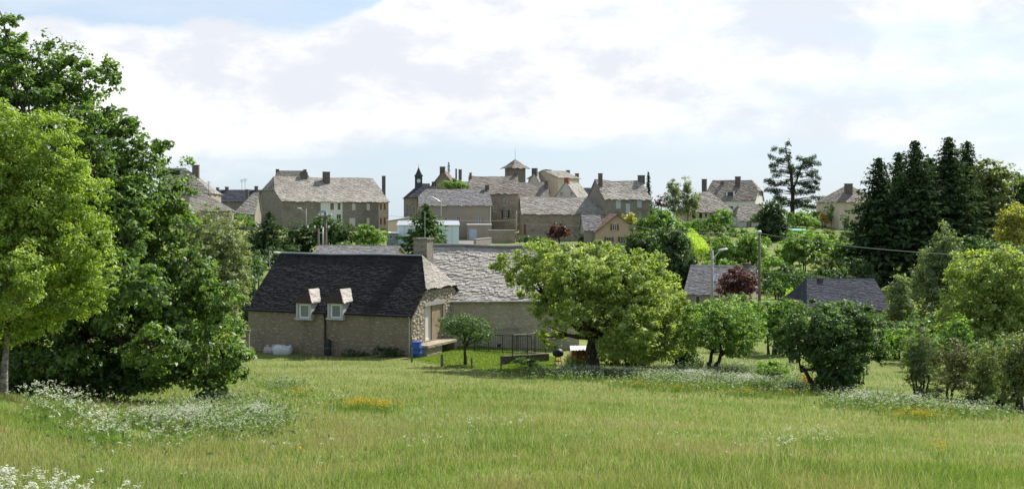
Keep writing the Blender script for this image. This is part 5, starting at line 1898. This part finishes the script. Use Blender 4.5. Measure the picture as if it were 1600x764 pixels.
sh_('pale green shrub right of the peach house', 1070, 178, [(1062, 360, 14, 10), (1075, 358, 10, 8)], 'bright', .42)
sh_('bush between the birches and the round clipped tree', 1093, 196, [(1092, 352, 16, 9), (1105, 352, 10, 8)], 'mid', .42)
sh_('round clipped tree before the low cream house', 1127, 196, [(1128, 339, 17, 12), (1125, 346, 18, 8)], 'mid', .42, 1.2, 'round_tree', 'tree', 1, .15)
sh_('dark shrub below the round clipped tree', 1120, 190, [(1110, 360, 18, 10), (1132, 360, 16, 10)], 'deep', .42)
sh_('low greyish shrub on the bank', 1115, 172, [(1115, 375, 16, 7), (1130, 370, 12, 7)], 'grey', .4)
sh_('leafy green tree on the bank above the grey roofed house', 1135, 142, [(1132, 385, 22, 16), (1120, 402, 18, 14), (1148, 402, 18, 18)], 'mid', .4, 1.1, 'bank_tree', 'tree', 2, .14)
sh_('bright leafy tree left of the dark cypress', 1172, 142, [(1172, 372, 16, 12), (1165, 395, 18, 18), (1185, 398, 18, 20)], 'bright', .4, 1.1, 'bank_tree', 'tree', 2, .14)
sh_('dark dense cypress beside the annex', 1206, 178, [(1206, 328, 18, 14), (1203, 345, 26, 18), (1210, 362, 28, 18), (1200, 377, 24, 14)], 'dark', .45, 1.3, 'cypress_tree', 'tree', 1, .2)
sh_('bright shrub right of the dark cypress, below the cedar', 1240, 205, [(1232, 340, 12, 10), (1250, 344, 16, 9), (1268, 346, 14, 9)], 'bright', .45, 1.1)
sh_('green shrub left of the hipped house', 1302, 208, [(1298, 333, 12, 11), (1310, 336, 10, 12)], 'bright', .45, 1.1)
sh_('small reddish bush beside the hipped house', 1288, 207, [(1288, 340, 6, 6), (1292, 345, 5, 4)], 'rust', .4, .7)
sh_('dark climbing shrub on the wall of the hipped house', 1322, 198, [(1321, 343, 8, 8), (1326, 352, 7, 7)], 'dark', .4, 1.0)
sh_('olive brown bank shrub below the hipped house', 1295, 178, [(1285, 364, 18, 6), (1310, 368, 18, 8)], 'olive', .4, .9)
sh_('big pale green bush in the middle of the bank', 1255, 138, [(1240, 382, 22, 16), (1268, 378, 24, 16), (1255, 400, 34, 18), (1225, 400, 18, 16)], 'bright', .4, 1.1)
sh_('green bush on the bank touching the spruces', 1310, 140, [(1305, 388, 22, 14), (1325, 395, 16, 16), (1292, 400, 22, 14)], 'bright', .4, 1.1)
sh_('greyish flowering shrub in the middle of the bank', 1292, 132, [(1285, 412, 20, 9), (1308, 412, 16, 9)], 'grey', .36, 1.0)
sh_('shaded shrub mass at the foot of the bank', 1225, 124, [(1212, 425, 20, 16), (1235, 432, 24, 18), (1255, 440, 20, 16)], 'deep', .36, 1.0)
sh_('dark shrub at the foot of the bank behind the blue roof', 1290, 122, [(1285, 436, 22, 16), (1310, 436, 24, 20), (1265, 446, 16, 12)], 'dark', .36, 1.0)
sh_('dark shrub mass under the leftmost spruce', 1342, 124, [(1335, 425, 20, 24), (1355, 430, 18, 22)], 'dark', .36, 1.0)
sh_('mid green shrub beside the slim pole on the bank', 1200, 118, [(1195, 420, 14, 14), (1205, 405, 12, 10)], 'mid', .34)
sh_('purple leaved tree before the long barn', 874, 195, [(872, 358, 14, 9), (882, 364, 10, 8), (865, 366, 9, 7)], 'red', .4, 1.0, 'purple_tree', 'tree', 1, .12)
sh_('low dark shrubs along the wall of the long barn', 840, 196, [(825, 374, 12, 5), (845, 375, 14, 5)], 'deep', .4)
sh_('dark shrub left of the peach house wing', 905, 188, [(905, 372, 10, 7), (915, 376, 10, 6)], 'deep', .4)
sh_('green bushes hiding the foot of the peach house', 960, 165, [(945, 388, 16, 8), (970, 390, 20, 9)], 'mid', .4)
sh_('round green tree above the workshop roof', 706, 250, [(700, 290, 11, 7), (712, 287, 13, 8), (722, 292, 9, 6)], 'bright', .45, 1.1, 'round_tree', 'tree', 1, .2)
sh_('red leaved bush beside the thin fir', 1030, 232, [(1030, 313, 9, 7), (1036, 319, 7, 5)], 'red', .45)
sh_('dark green bush below the thin fir', 1018, 225, [(1016, 325, 8, 12), (1025, 330, 8, 8)], 'dark', .45)
sh_('left dark bush before the long building', 396, 150, [(394, 372, 12, 20), (390, 392, 14, 16)], 'dark', .42)
sh_('broad dark bush before the long building, left of the poles', 470, 152, [(462, 362, 18, 14), (478, 372, 20, 20), (460, 388, 22, 16)], 'dark', .42)
sh_('broad dark bush before the long building, behind the poles', 512, 154, [(505, 350, 20, 14), (525, 362, 22, 18), (508, 375, 24, 20)], 'deep', .42)
sh_('dark bush between the poles and the lime green bush', 546, 154, [(545, 364, 16, 14), (550, 378, 18, 12)], 'dark', .42)
sh_('lime green bush before the right end of the long building', 578, 152, [(572, 362, 16, 10), (590, 370, 16, 10), (570, 376, 20, 10)], 'bright', .4, 1.2)
sh_('green bush below the small house left of the long building', 378, 190, [(375, 344, 14, 9), (388, 348, 9, 8)], 'mid', .45)
sh_('fresh green bush near the end of the black roof', 400, 92, [(396, 425, 12, 16), (404, 415, 9, 14)], 'deep', .26)
sh_('green tree above the yard behind the barn roof', 842, 150, [(838, 384, 14, 8), (850, 388, 12, 8)], 'mid', .36)
BR = 'birches before the low cream house'
tree('birch_tree', 'pale drooping birch left of the pair before the low cream house', 'tree', 1053, 212, [(1052, 292, 10, 12), (1050, 308, 14, 16), (1055, 325, 15, 14)], 'birch', .36, .7, .13, 1, group=BR, bark=BARK_PALE, limbs=6, aspect=.4)
tree('birch_tree', 'slender taller birch right of the pair before the low cream house', 'tree', 1074, 212, [(1072, 288, 7, 12), (1074, 306, 12, 18), (1078, 325, 13, 14), (1088, 312, 7, 14)], 'birch', .36, .65, .13, 1, group=BR, bark=BARK_PALE, limbs=6, aspect=.4)
SP = 'tall spruces right of the hipped house'
for lab, px, Y, tip, half, sd in (('leftmost tall spruce beside the hipped house', 1373, 134, 243, 34, 1), ('second spruce from the hipped house, slightly lower', 1404, 140, 235, 30, 2),
                                  ('third spruce from the hipped house, with a sharp tip', 1430, 132, 217, 36, 3), ('low spruce filling the gap between the two highest tips', 1452, 142, 244, 32, 4),
                                  ('highest spruce of the row', 1482, 136, 211, 40, 5), ('rightmost spruce of the row, half behind the leafy trees', 1511, 146, 218, 34, 6)):
    conifer('spruce_tree', lab, px, Y, tip, half * 2.0, seed=sd, group=SP, density=2.0, step=.48, spray=1.0, power=.62, ragged=.5, droop=.38)
conifer('spruce_tree', 'dark young spruce before the long building', 421, 148, 328, 52, seed=9, density=1.3, step=.42, spray=.75, power=.8, kind='conifer')
conifer('fir_tree', 'thin fir behind the stone house with pale shutters', 1013, 244, 267, 9, seed=10, density=.9, step=.5, spray=.8, power=.7)
conifer('fir_tree', 'thin fir behind the steep gable near the clock turret', 701, 272, 253, 11, seed=11, density=.7, step=.9, spray=.9, power=.8, ragged=.4)
conifer('blue_cedar', 'spreading dark cedar in front of the pale blue hall', 666, 142, 319, 56, seed=12, density=1.7, step=.55, spray=1.1, power=.75, droop=.18, kind='deep', ragged=.5, lowest=.03)
RD = 'leafy trees at the right behind the birch'
tree('leafy_tree', 'tall grey green tree right of the spruces', 'tree', 1552, 142, [(1545, 268, 24, 18), (1565, 285, 26, 26), (1540, 305, 26, 30), (1560, 335, 34, 34), (1530, 350, 26, 34), (1545, 385, 40, 30)], 'olive', .42, 1.1, .25, 1, group=RD, limbs=8)
tree('leafy_tree', 'dark leafy tree at the far right on the skyline', 'tree', 1592, 150, [(1588, 285, 22, 20), (1605, 310, 26, 30), (1590, 335, 24, 20)], 'deep', .42, 1.1, .25, 1, group=RD, limbs=8)
tree('leafy_tree', 'rusty green rounded tree at the right edge below the skyline', 'tree', 1590, 128, [(1585, 335, 22, 18), (1600, 350, 24, 24), (1575, 360, 20, 22), (1590, 380, 30, 18)], 'yellow', .38, 1.0, .2, 1, group=RD, limbs=8)
sh_('dark shrub mass below the leafy trees at the right', 1535, 120, [(1520, 390, 24, 20), (1550, 395, 28, 20), (1590, 400, 28, 16)], 'deep', .36)

# the old cedar on the skyline: a bare stem with flat tiers
def cedar():
    Y = 232
    px = 1238
    rng = np.random.default_rng(77)
    x = PX(px, Y)
    z = gz(x, Y)
    sc = Y / FPX
    root = thing('cedar_tree', 'tall open cedar with flat tiers of branches on the skyline', 'tree', (x, Y, z))
    H = PZ(222, Y) - z
    mb = MB()
    mb.tube([(0, 0, -.4), (.1, 0, H * .3), (-.3, 0, H * .62), (-1.2, 0, H * .85), (-1.6, 0, H)], [.5, .4, .28, .13, .03], 8)
    mb.tube([(0.05, 0, H * .35), (1.0, .2, H * .5), (2.3, .3, H * .72), (3.0, .3, H * .8)], [.26, .2, .12, .04], 6)
    P_, N_, I_ = [], [], []
    tiers = [(1228, 226, 5), (1218, 236, 9), (1214, 248, 13), (1232, 246, 8), (1262, 247, 16), (1210, 258, 9), (1236, 260, 10), (1262, 260, 18), (1214, 270, 12), (1240, 274, 12), (1270, 273, 14),
             (1206, 282, 11), (1228, 286, 12), (1256, 286, 16), (1277, 283, 9), (1212, 296, 14), (1240, 300, 12), (1266, 300, 17), (1222, 308, 14), (1252, 312, 16), (1274, 310, 12), (1232, 318, 16), (1264, 322, 16), (1212, 314, 12)]
    tiers = [(tx + k * hw_ * .5 + rng.normal(0, 2), ty + abs(k) * 1.2 * (1 if rng.random() < .7 else -1) + rng.normal(0, 3.0), hw_ * rng.uniform(.42, .62)) for tx, ty, hw_ in tiers for k in (-1, 0, 1)]
    for i, (tx, ty, hwid) in enumerate(tiers):
        c = np.array([(tx - px) * sc, rng.normal(0, 1.2), PZ(ty, Y) - z])
        r = hwid * sc
        n = int(470 * (hwid / 12) ** 1.3)
        a = rng.uniform(0, 6.283, n)
        q = np.sqrt(rng.random(n)) * r
        out = np.sign(c[0]) if abs(c[0]) > .3 else 0
        pts = np.column_stack([q * np.cos(a), q * np.sin(a) * 1.3, -.12 * q + rng.normal(0, .22, n) + out * q * np.cos(a) * -.08]) + c
        P_.append(pts)
        N_.append(np.tile([0, 0, 1.0], (n, 1)) + rng.normal(0, .35, (n, 3)))
        I_.append(np.full(n, i))
        st = (0.2 if c[0] > 1.5 and c[2] > H * .4 else 0) * 6
        pts[:, 2] += (pts[:, 0] - c[0]) * rng.normal(0, .22) + rng.normal(0, .15, n)
        limb(mb, (c[0] * .12 + st, 0, min(H * .95, c[2] - .5)), c, .10, .03, rng, .08, 4, 5)
    C_, N2, ID = np.concatenate(P_), np.concatenate(N_), np.concatenate(I_)
    V, F = leaf_quads(C_, .42 * rng.uniform(.6, 1.3, len(C_)), N2, rng, .5)
    mb.build('trunk', BARK, root, True)
    np_mesh('crown', V, F, NEEDLE, root, colours(len(C_), ID, len(tiers), *GREEN['cedar'], rng))
cedar()
hedge('clipped_hedge', 'bright lime clipped hedge running down the bank', [(PX(1074, 186), 186), (PX(1093, 160), 160), (PX(1097, 150), 150)], 1.5, 1.6, 'lime', .22, 60, 5)
hedge('clipped_hedge', 'dark clipped hedge across the garden of the low cream house', [(PX(1070, 200), 200), (PX(1108, 200), 200)], 1.2, 1.5, 'dark', .3, 40, 6)
hedge('clipped_hedge', 'dark hedge behind the blue slate roof in the hollow', [(PX(1195, 116), 116), (PX(1290, 112), 112)], 1.5, 2.2, 'dark', .25, 50, 7)

for k, (px, Y, lobes, kind, lab) in enumerate([
    (1100, 176, [(1095, 380, 12, 8), (1108, 384, 10, 7)], 'mid', 'small bush right of the lime hedge'),
    (1152, 186, [(1148, 362, 14, 8), (1164, 364, 12, 8)], 'mid', 'low bush under the annex wall'),
    (1232, 176, [(1225, 372, 16, 9), (1245, 370, 16, 8)], 'mid', 'green bush below the teal tarpaulin'),
    (1270, 166, [(1265, 372, 18, 8), (1288, 376, 16, 9)], 'bright', 'leafy bush on the bank right below the tarpaulin'),
    (1330, 170, [(1325, 372, 18, 12), (1345, 376, 18, 14)], 'deep', 'shaded bush between the bank and the leftmost spruce'),
    (1182, 164, [(1175, 372, 14, 9), (1192, 380, 14, 10)], 'mid', 'bush at the left foot of the dark cypress'),
    (1062, 168, [(1055, 372, 16, 9), (1072, 380, 12, 10)], 'deep', 'dark bush left of the lime hedge'),
    (1020, 150, [(1010, 384, 18, 10), (1032, 386, 18, 10)], 'mid', 'green bush behind the dark pine clumps'),
    (1128, 128, [(1115, 414, 16, 9), (1140, 416, 18, 9)], 'mid', 'bush just behind the roof with the skylight'),
    (1330, 200, [(1332, 360, 12, 8), (1345, 362, 12, 9)], 'deep', 'shrub at the foot of the hipped house'),
    (1262, 212, [(1258, 334, 14, 8), (1280, 338, 12, 8)], 'bright', 'bright shrub right under the cedar'),
    (1216, 110, [(1210, 448, 16, 10), (1225, 452, 14, 9)], 'deep', 'shaded shrub beside the lime green shrub'),
    (560, 120, [(545, 388, 30, 10), (585, 392, 30, 9)], 'deep', 'dark bushes directly behind the low grey outbuilding'),
    (430, 120, [(420, 402, 24, 14), (450, 402, 24, 12)], 'dark', 'dark bush behind the left end of the black roof'),
    (395, 110, [(385, 420, 16, 18), (400, 404, 14, 16)], 'dark', 'dark bush left of the black roof end'),
    (360, 96, [(350, 440, 26, 20), (376, 446, 18, 18)], 'deep', 'shaded bush behind the grey green tree'),
    (392, 76, [(394, 450, 14, 26), (384, 475, 16, 24)], 'dark', 'dark shrub against the left gable of the farmhouse'),
    (380, 84, [(372, 420, 22, 20), (395, 424, 16, 18)], 'deep', 'dark bush in the gap between oak and black roof'),
    (1228, 80, [(1220, 476, 16, 12), (1240, 486, 14, 14)], 'deep', 'shaded shrub in the hollow left of the big round bush top'),
    (1400, 66, [(1392, 530, 20, 18), (1412, 540, 18, 20)], 'mid', 'leafy shrub in the hollow behind the big round bush'),
    (1090, 74, [(1080, 486, 22, 16), (1105, 480, 20, 14)], 'deep', 'dark shrub behind the right edge of the walnut'),
    (1460, 66, [(1450, 520, 22, 20), (1475, 530, 22, 22)], 'deep', 'dark shrub behind the upright grey green shrub'),
    (1575, 52, [(1560, 575, 24, 22), (1590, 580, 26, 26)], 'deep', 'dark undergrowth between the twiggy trees at the right'),
    (330, 150, [(320, 370, 26, 16), (350, 375, 26, 16)], 'mid', 'green bush below the leftmost stone houses')]):
    sh_(lab, px, Y, lobes, kind, .22 + Y * .0012, 1.1)

tree('wall_weeds', 'dark weeds against the foot of the shaded farmhouse wall', 'weeds', 603, 60.0, [(600, 549, 18, 7), (618, 552, 12, 6)], 'dark', .1, .9, .02, 3, seed=61, limbs=3)
tree('wall_weeds', 'low weeds near the downpipe of the shaded farmhouse wall', 'weeds', 552, 61.0, [(545, 551, 12, 6), (560, 553, 14, 5)], 'deep', .1, .8, .02, 3, seed=62, limbs=3)
tree('garden_fern', 'dark leafy plants below the iron railing', 'plant', 830, 55.4, [(815, 566, 16, 7), (840, 568, 16, 7)], 'deep', .11, .9, .02, 3, seed=63, limbs=3)

for k, (px, Y, lobes, kind, lab) in enumerate([
    (1462, 45.5, [(1455, 612, 16, 8), (1472, 616, 14, 7)], 'olive', 'low scrub between upright shrub and leaning twiggy tree'),
    (1520, 43.5, [(1508, 622, 18, 8), (1530, 625, 16, 8)], 'deep', 'low scrub under the half bare tree'),
    (1565, 42.5, [(1555, 628, 18, 9), (1578, 630, 16, 8)], 'deep', 'low scrub left of the corner tree trunk'),
    (1085, 57, [(1080, 566, 14, 8), (1095, 570, 12, 7)], 'deep', 'low scrub beside the two stemmed tree')]):
    sh_(lab, px, Y, lobes, kind, .12, .8, trunk=.03)

for k, (px, Y, lobes, kind, lab) in enumerate([
    (1450, 60, [(1440, 545, 24, 20), (1465, 550, 22, 18)], 'mid', 'green shrub behind the upright grey green shrub'),
    (1510, 52, [(1500, 580, 26, 18), (1525, 585, 22, 16)], 'mid', 'green shrub behind the leaning twiggy tree'),
    (1570, 50, [(1560, 555, 30, 26), (1592, 560, 30, 30)], 'deep', 'green thicket behind the corner tree'),
    (1425, 64, [(1415, 525, 20, 18), (1430, 540, 18, 14)], 'bright', 'light green shrub in the hollow between big bush and birch')]):
    sh_(lab, px, Y, lobes, kind, .17, 1.0, trunk=.05)

# ------------------------------------------------------------------ the meadow: grasses and flowers
def edge_Y(px):
    return np.interp(px, [-200, 0, 330, 400, 640, 700, 800, 860, 925, 1100, 1300, 1600, 1800], [60, 60, 60, 61, 58.5, 54.6, 52.2, 51.3, 66, 72, 74, 74, 74])

def vnoise(x, y, s, seed):
    """smooth value noise in numpy"""
    rs = np.random.default_rng(seed)
    T = rs.random((64, 64))
    u, v = x / s + 1000, y / s + 1000
    i, j = np.floor(u).astype(int), np.floor(v).astype(int)
    fu, fv = u - i, v - j
    fu, fv = fu * fu * (3 - 2 * fu), fv * fv * (3 - 2 * fv)
    a, b, c, d = T[i % 64, j % 64], T[(i + 1) % 64, j % 64], T[i % 64, (j + 1) % 64], T[(i + 1) % 64, (j + 1) % 64]
    return (a * (1 - fu) + b * fu) * (1 - fv) + (c * (1 - fu) + d * fu) * fv

def scatter(n, y0, y1, rng, lo=-60, hi=1660):
    Y = np.exp(rng.uniform(math.log(y0), math.log(y1), n))
    px = rng.uniform(lo, hi, n)
    return PX(px, Y), Y, px

def blades(name, label, n, y0, y1, h0, h1, wf, cols, rng, cond=None, lean=.35, m=GRASS, kind='stuff', lo=-150, hi=1750, patch=2.2, seg=2):
    x, y, px = scatter(n, y0, y1, rng, lo, hi)
    ok = y < edge_Y(px)
    if cond is not None:
        ok &= cond(x, y, px)
    x, y, px = x[ok], y[ok], px[ok]
    n = len(x)
    z = GZ(x, y) - .02
    big = vnoise(x, y, patch, 3) * .6 + vnoise(x, y, patch * .35, 4) * .4
    h = (h0 + (h1 - h0) * rng.random(n)) * (.55 + .9 * big)
    w_ = wf * y * rng.uniform(.6, 1.3, n)
    a = rng.uniform(0, 6.283, n)
    la = rng.uniform(0, 6.283, n)
    lean_ = h * np.abs(rng.normal(lean, .18, n))
    dx_, dy_ = np.cos(a) * w_, np.sin(a) * w_
    ox, oy = np.cos(la) * lean_, np.sin(la) * lean_
    V = np.empty((n, 5, 3))
    V[:, 0] = np.column_stack([x - dx_, y - dy_, z])
    V[:, 1] = np.column_stack([x + dx_, y + dy_, z])
    V[:, 2] = np.column_stack([x + ox * .32 + dx_ * .8, y + oy * .32 + dy_ * .8, z + h * .6])
    V[:, 3] = np.column_stack([x + ox * .32 - dx_ * .8, y + oy * .32 - dy_ * .8, z + h * .6])
    V[:, 4] = np.column_stack([x + ox, y + oy, z + h * .97])
    far = y > 18
    V[far, 2] = V[far, 4]
    k = np.arange(n)[:, None] * 5
    kn, kf = k[~far], k[far]
    F = np.concatenate([kn + np.array([[0, 1, 2]]), kn + np.array([[0, 2, 3]]), kn + np.array([[3, 2, 4]]), kf + np.array([[0, 1, 4]])])
    cols = np.array(cols)
    p1 = vnoise(x, y, patch * 1.4, 8)
    p2 = vnoise(x, y, patch * .6, 9)
    p3 = vnoise(x, y, patch * .22, 12)
    t = np.clip((p1 * .45 + p2 * .35 + p3 * .3 - .33) * 2.0 + rng.normal(0, .2, n), 0, .999) * (len(cols) - 1)
    i = t.astype(int)
    c = cols[i] * (1 - (t - i))[:, None] + cols[np.minimum(i + 1, len(cols) - 1)] * (t - i)[:, None]
    c *= rng.normal(1, .18, n).clip(.5, 1.7)[:, None]
    o = np_mesh(name, V.reshape(-1, 3), F, m, None, np.repeat(c, 5, axis=0))
    return tag(o, label, kind=kind)

rg = np.random.default_rng(5)
GC = [(.125, .205, .036), (.168, .250, .054), (.205, .280, .070), (.240, .295, .092), (.300, .315, .135), (.285, .240, .125)]
blades('meadow_grass', 'tall green and straw coloured meadow grass', 410000, 8, 75, .06, .16, .00024, GC, rg)
# paler seed heads above the blades
blades('grass_seed_heads', 'pale seed heads standing above the meadow grass', 50000, 8.5, 66, .15, .30, .00018, [(.28, .31, .13), (.38, .37, .22), (.34, .25, .15), (.24, .30, .11)], rg, cond=lambda x, y, px: vnoise(x, y, 3.1, 21) > .40, lean=.4)
# short turf of the lawn
LX = [p[0] for p in LAWN]
LY = [p[1] for p in LAWN]
def in_lawn(x, y):
    r = np.zeros(x.shape, bool)
    for i in range(len(LAWN)):
        (x1, y1), (x2, y2) = LAWN[i], LAWN[(i + 1) % len(LAWN)]
        r ^= ((y1 > y) != (y2 > y)) & (x < (x2 - x1) * (y - y1) / (y2 - y1 + 1e-12) + x1)
    return r
def lawn_blades():
    rng = np.random.default_rng(6)
    n = 60000
    x, y = rng.uniform(min(LX), max(LX), n), rng.uniform(min(LY), max(LY), n)
    ok = in_lawn(x, y)
    x, y = x[ok], y[ok]
    n = len(x)
    z = GZ(x, y) + .01
    h = rng.uniform(.04, .09, n)
    a = rng.uniform(0, 6.283, n)
    V = np.empty((n, 3, 3))
    V[:, 0] = np.column_stack([x - np.cos(a) * .012, y - np.sin(a) * .012, z])
    V[:, 1] = np.column_stack([x + np.cos(a) * .012, y + np.sin(a) * .012, z])
    V[:, 2] = np.column_stack([x + rng.normal(0, .03, n), y + rng.normal(0, .03, n), z + h])
    c = np.array([(.14, .205, .032)]) * rng.uniform(.7, 1.5, n)[:, None]
    o = np_mesh('lawn_grass', V.reshape(-1, 3), np.arange(n * 3).reshape(n, 3), GRASS, None, np.repeat(c, 3, axis=0))
    tag(o, 'short mown grass of the lawn', kind='stuff')
lawn_blades()

def flowers(name, label, spots, rng, col, umbel, height, petals=6, stem=True, leafy=0, spread=1.0, lsz=(.07, .16)):
    """spots (x, y): each a stem with a flat head of small florets"""
    x, y = spots
    n = len(x)
    z = GZ(x, y)
    h = rng.uniform(*height, n)
    tx, ty = x + rng.normal(0, .08, n), y + rng.normal(0, .08, n)
    tz = z + h
    k = petals
    r = umbel * rng.uniform(.6, 1.3, n)
    a = rng.uniform(0, 6.283, (n, k))
    q = np.sqrt(rng.random((n, k))) * r[:, None] * spread
    C = np.stack([tx[:, None] + np.cos(a) * q, ty[:, None] + np.sin(a) * q, tz[:, None] + rng.normal(0, .012, (n, k)) - q * .15], 2).reshape(-1, 3)
    N = np.array([0, 0, 1.0]) + rng.normal(0, .45, C.shape)
    V, F = leaf_quads(C, np.repeat(r, k) * rng.uniform(.5, .9, n * k), N, rng, .85)
    c = np.array(col) * rng.uniform(.82, 1.08, len(C))[:, None]
    o = np_mesh(name, V, F, PETAL, None, np.repeat(c, 4, axis=0))
    tag(o, label, kind='stuff')
    # stems and ferny leaves
    m_ = n + n * leafy
    SV = np.empty((n, 3, 3))
    wv = .0003 * y
    SV[:, 0] = np.column_stack([x - wv, y, z - .02])
    SV[:, 1] = np.column_stack([x + wv, y, z - .02])
    SV[:, 2] = np.column_stack([tx, ty, tz])
    so = np_mesh(name.replace('flowers', 'stems'), SV.reshape(-1, 3), np.arange(n * 3).reshape(n, 3), GRASS, None, np.tile([[.12, .19, .05]], (n * 3, 1)))
    tag(so, label.replace('flowers', 'stems'), kind='stuff')
    if leafy:
        C = np.column_stack([np.repeat(x, leafy) + rng.normal(0, .14, n * leafy), np.repeat(y, leafy) + rng.normal(0, .14, n * leafy), np.repeat(z, leafy) + rng.random(n * leafy) * np.repeat(h, leafy) * .85])
        V, F = leaf_quads(C, rng.uniform(*lsz, len(C)), np.array([0, 0, .7]) + rng.normal(0, .6, C.shape), rng, .4)
        lo_ = np_mesh(name.replace('flowers', 'leaves'), V, F, LEAF, None, np.repeat(np.array([[.10, .165, .045]]) * rng.uniform(.7, 1.5, len(C))[:, None], 4, axis=0))
        tag(lo_, label.replace('flowers', 'leaves'), kind='stuff')

def patch_px(blobs, rng):
    """blobs of (px, py_of_ground, rx, ry, count) -> ground points found by walking each view ray down to the terrain"""
    PXs, PYs = [], []
    for bx, by, rx, ry, n in blobs:
        n = int(n * .8)
        a = rng.uniform(0, 6.283, n)
        q = np.abs(rng.normal(0, .72, n))
        PXs.append(bx + np.cos(a) * q * rx)
        PYs.append(by + np.sin(a) * q * ry)
    px, py = np.concatenate(PXs), np.concatenate(PYs)
    Y = np.full(len(px), 5.0)
    done = np.zeros(len(px), bool)
    yy = 5.0
    while yy < 85:
        z = GZ(PX(px, yy), np.full(len(px), yy))
        hit = ~done & (PZ(py, yy) <= z)
        Y[hit] = yy
        done |= hit
        yy *= 1.006
    px, Y = px[done], Y[done]
    Y = Y * (1 + rng.normal(0, .004, len(Y)))
    k = vnoise(PX(px, Y), Y, 1.1, 31) + rng.normal(0, .12, len(Y)) > .33
    return PX(px[k], Y[k]), Y[k]

rf = np.random.default_rng(8)
WH = (.58, .61, .47)
flowers('cow_parsley_flowers', 'white cow parsley flowers in a drift below the hanging oak branch',
        patch_px([(300, 662, 95, 26, 2600), (400, 655, 65, 26, 1500), (240, 672, 60, 20, 700), (350, 630, 80, 20, 900), (440, 605, 40, 10, 500), (200, 600, 30, 20, 300), (215, 575, 50, 14, 500)], rf), rf, WH, .030, (.12, .36), 5, leafy=2)
WH = (.70, .72, .58)
flowers('hedgerow_parsley_flowers', 'white cow parsley flowers along the lower meadow edge under the trees',
        patch_px([(960, 590, 110, 8, 3200), (1080, 596, 90, 11, 4200), (1170, 601, 80, 13, 4000), (1150, 583, 80, 9, 2200), (1240, 612, 60, 10, 1000), (1345, 632, 60, 12, 1500), (1430, 638, 60, 10, 900), (1530, 648, 80, 10, 900), (890, 588, 50, 7, 600)], rf),
        rf, WH, .040, (.2, .5), 4, leafy=2)
WH = (.58, .61, .47)
flowers('bank_parsley_flowers', 'white cow parsley flowers on the shaded bank at the left foot of the oak',
        patch_px([(110, 660, 50, 25, 260), (165, 695, 40, 18, 200), (70, 640, 30, 15, 120), (60, 660, 30, 10, 60)], rf), rf, WH, .036, (.25, .55), 7, leafy=3, lsz=(.05, .1))
flowers('near_parsley_flowers', 'white cow parsley flowers in the near left corner', patch_px([(0, 815, 80, 22, 130), (90, 828, 80, 16, 70)], rf), rf, WH, .028, (.2, .4), 14, leafy=3, lsz=(.03, .07))
flowers('scattered_white_flowers', 'small white flowers scattered through the meadow', patch_px([(650, 728, 40, 12, 70), (520, 640, 40, 12, 60), (800, 690, 800, 80, 260), (1290, 712, 60, 10, 60), (1220, 725, 50, 8, 40)], rf), rf, WH, .03, (.3, .5), 6)
YW = (.62, .40, .015)
flowers('buttercup_flowers', 'yellow buttercup flowers in loose drifts through the meadow',
        patch_px([(560, 640, 40, 6, 420), (600, 644, 22, 6, 220), (1170, 618, 50, 5, 420), (1000, 606, 90, 4, 380), (1440, 656, 60, 8, 600), (1420, 648, 40, 5, 300), (470, 620, 50, 8, 200), (850, 672, 80, 8, 160), (460, 735, 40, 10, 50), (1465, 715, 20, 5, 40), (1060, 612, 60, 4, 260), (1240, 620, 40, 5, 240),
                  (1300, 612, 250, 20, 500), (700, 620, 300, 30, 300)], rf), rf, YW, .034, (.17, .30), 3)
flowers('red_garden_flowers', 'red garden flowers by the little white roofed shelter', patch_px([(893, 573, 9, 5, 160), (905, 578, 14, 4, 120)], rf), rf, (.45, .02, .04), .05, (.3, .8), 4, leafy=5)
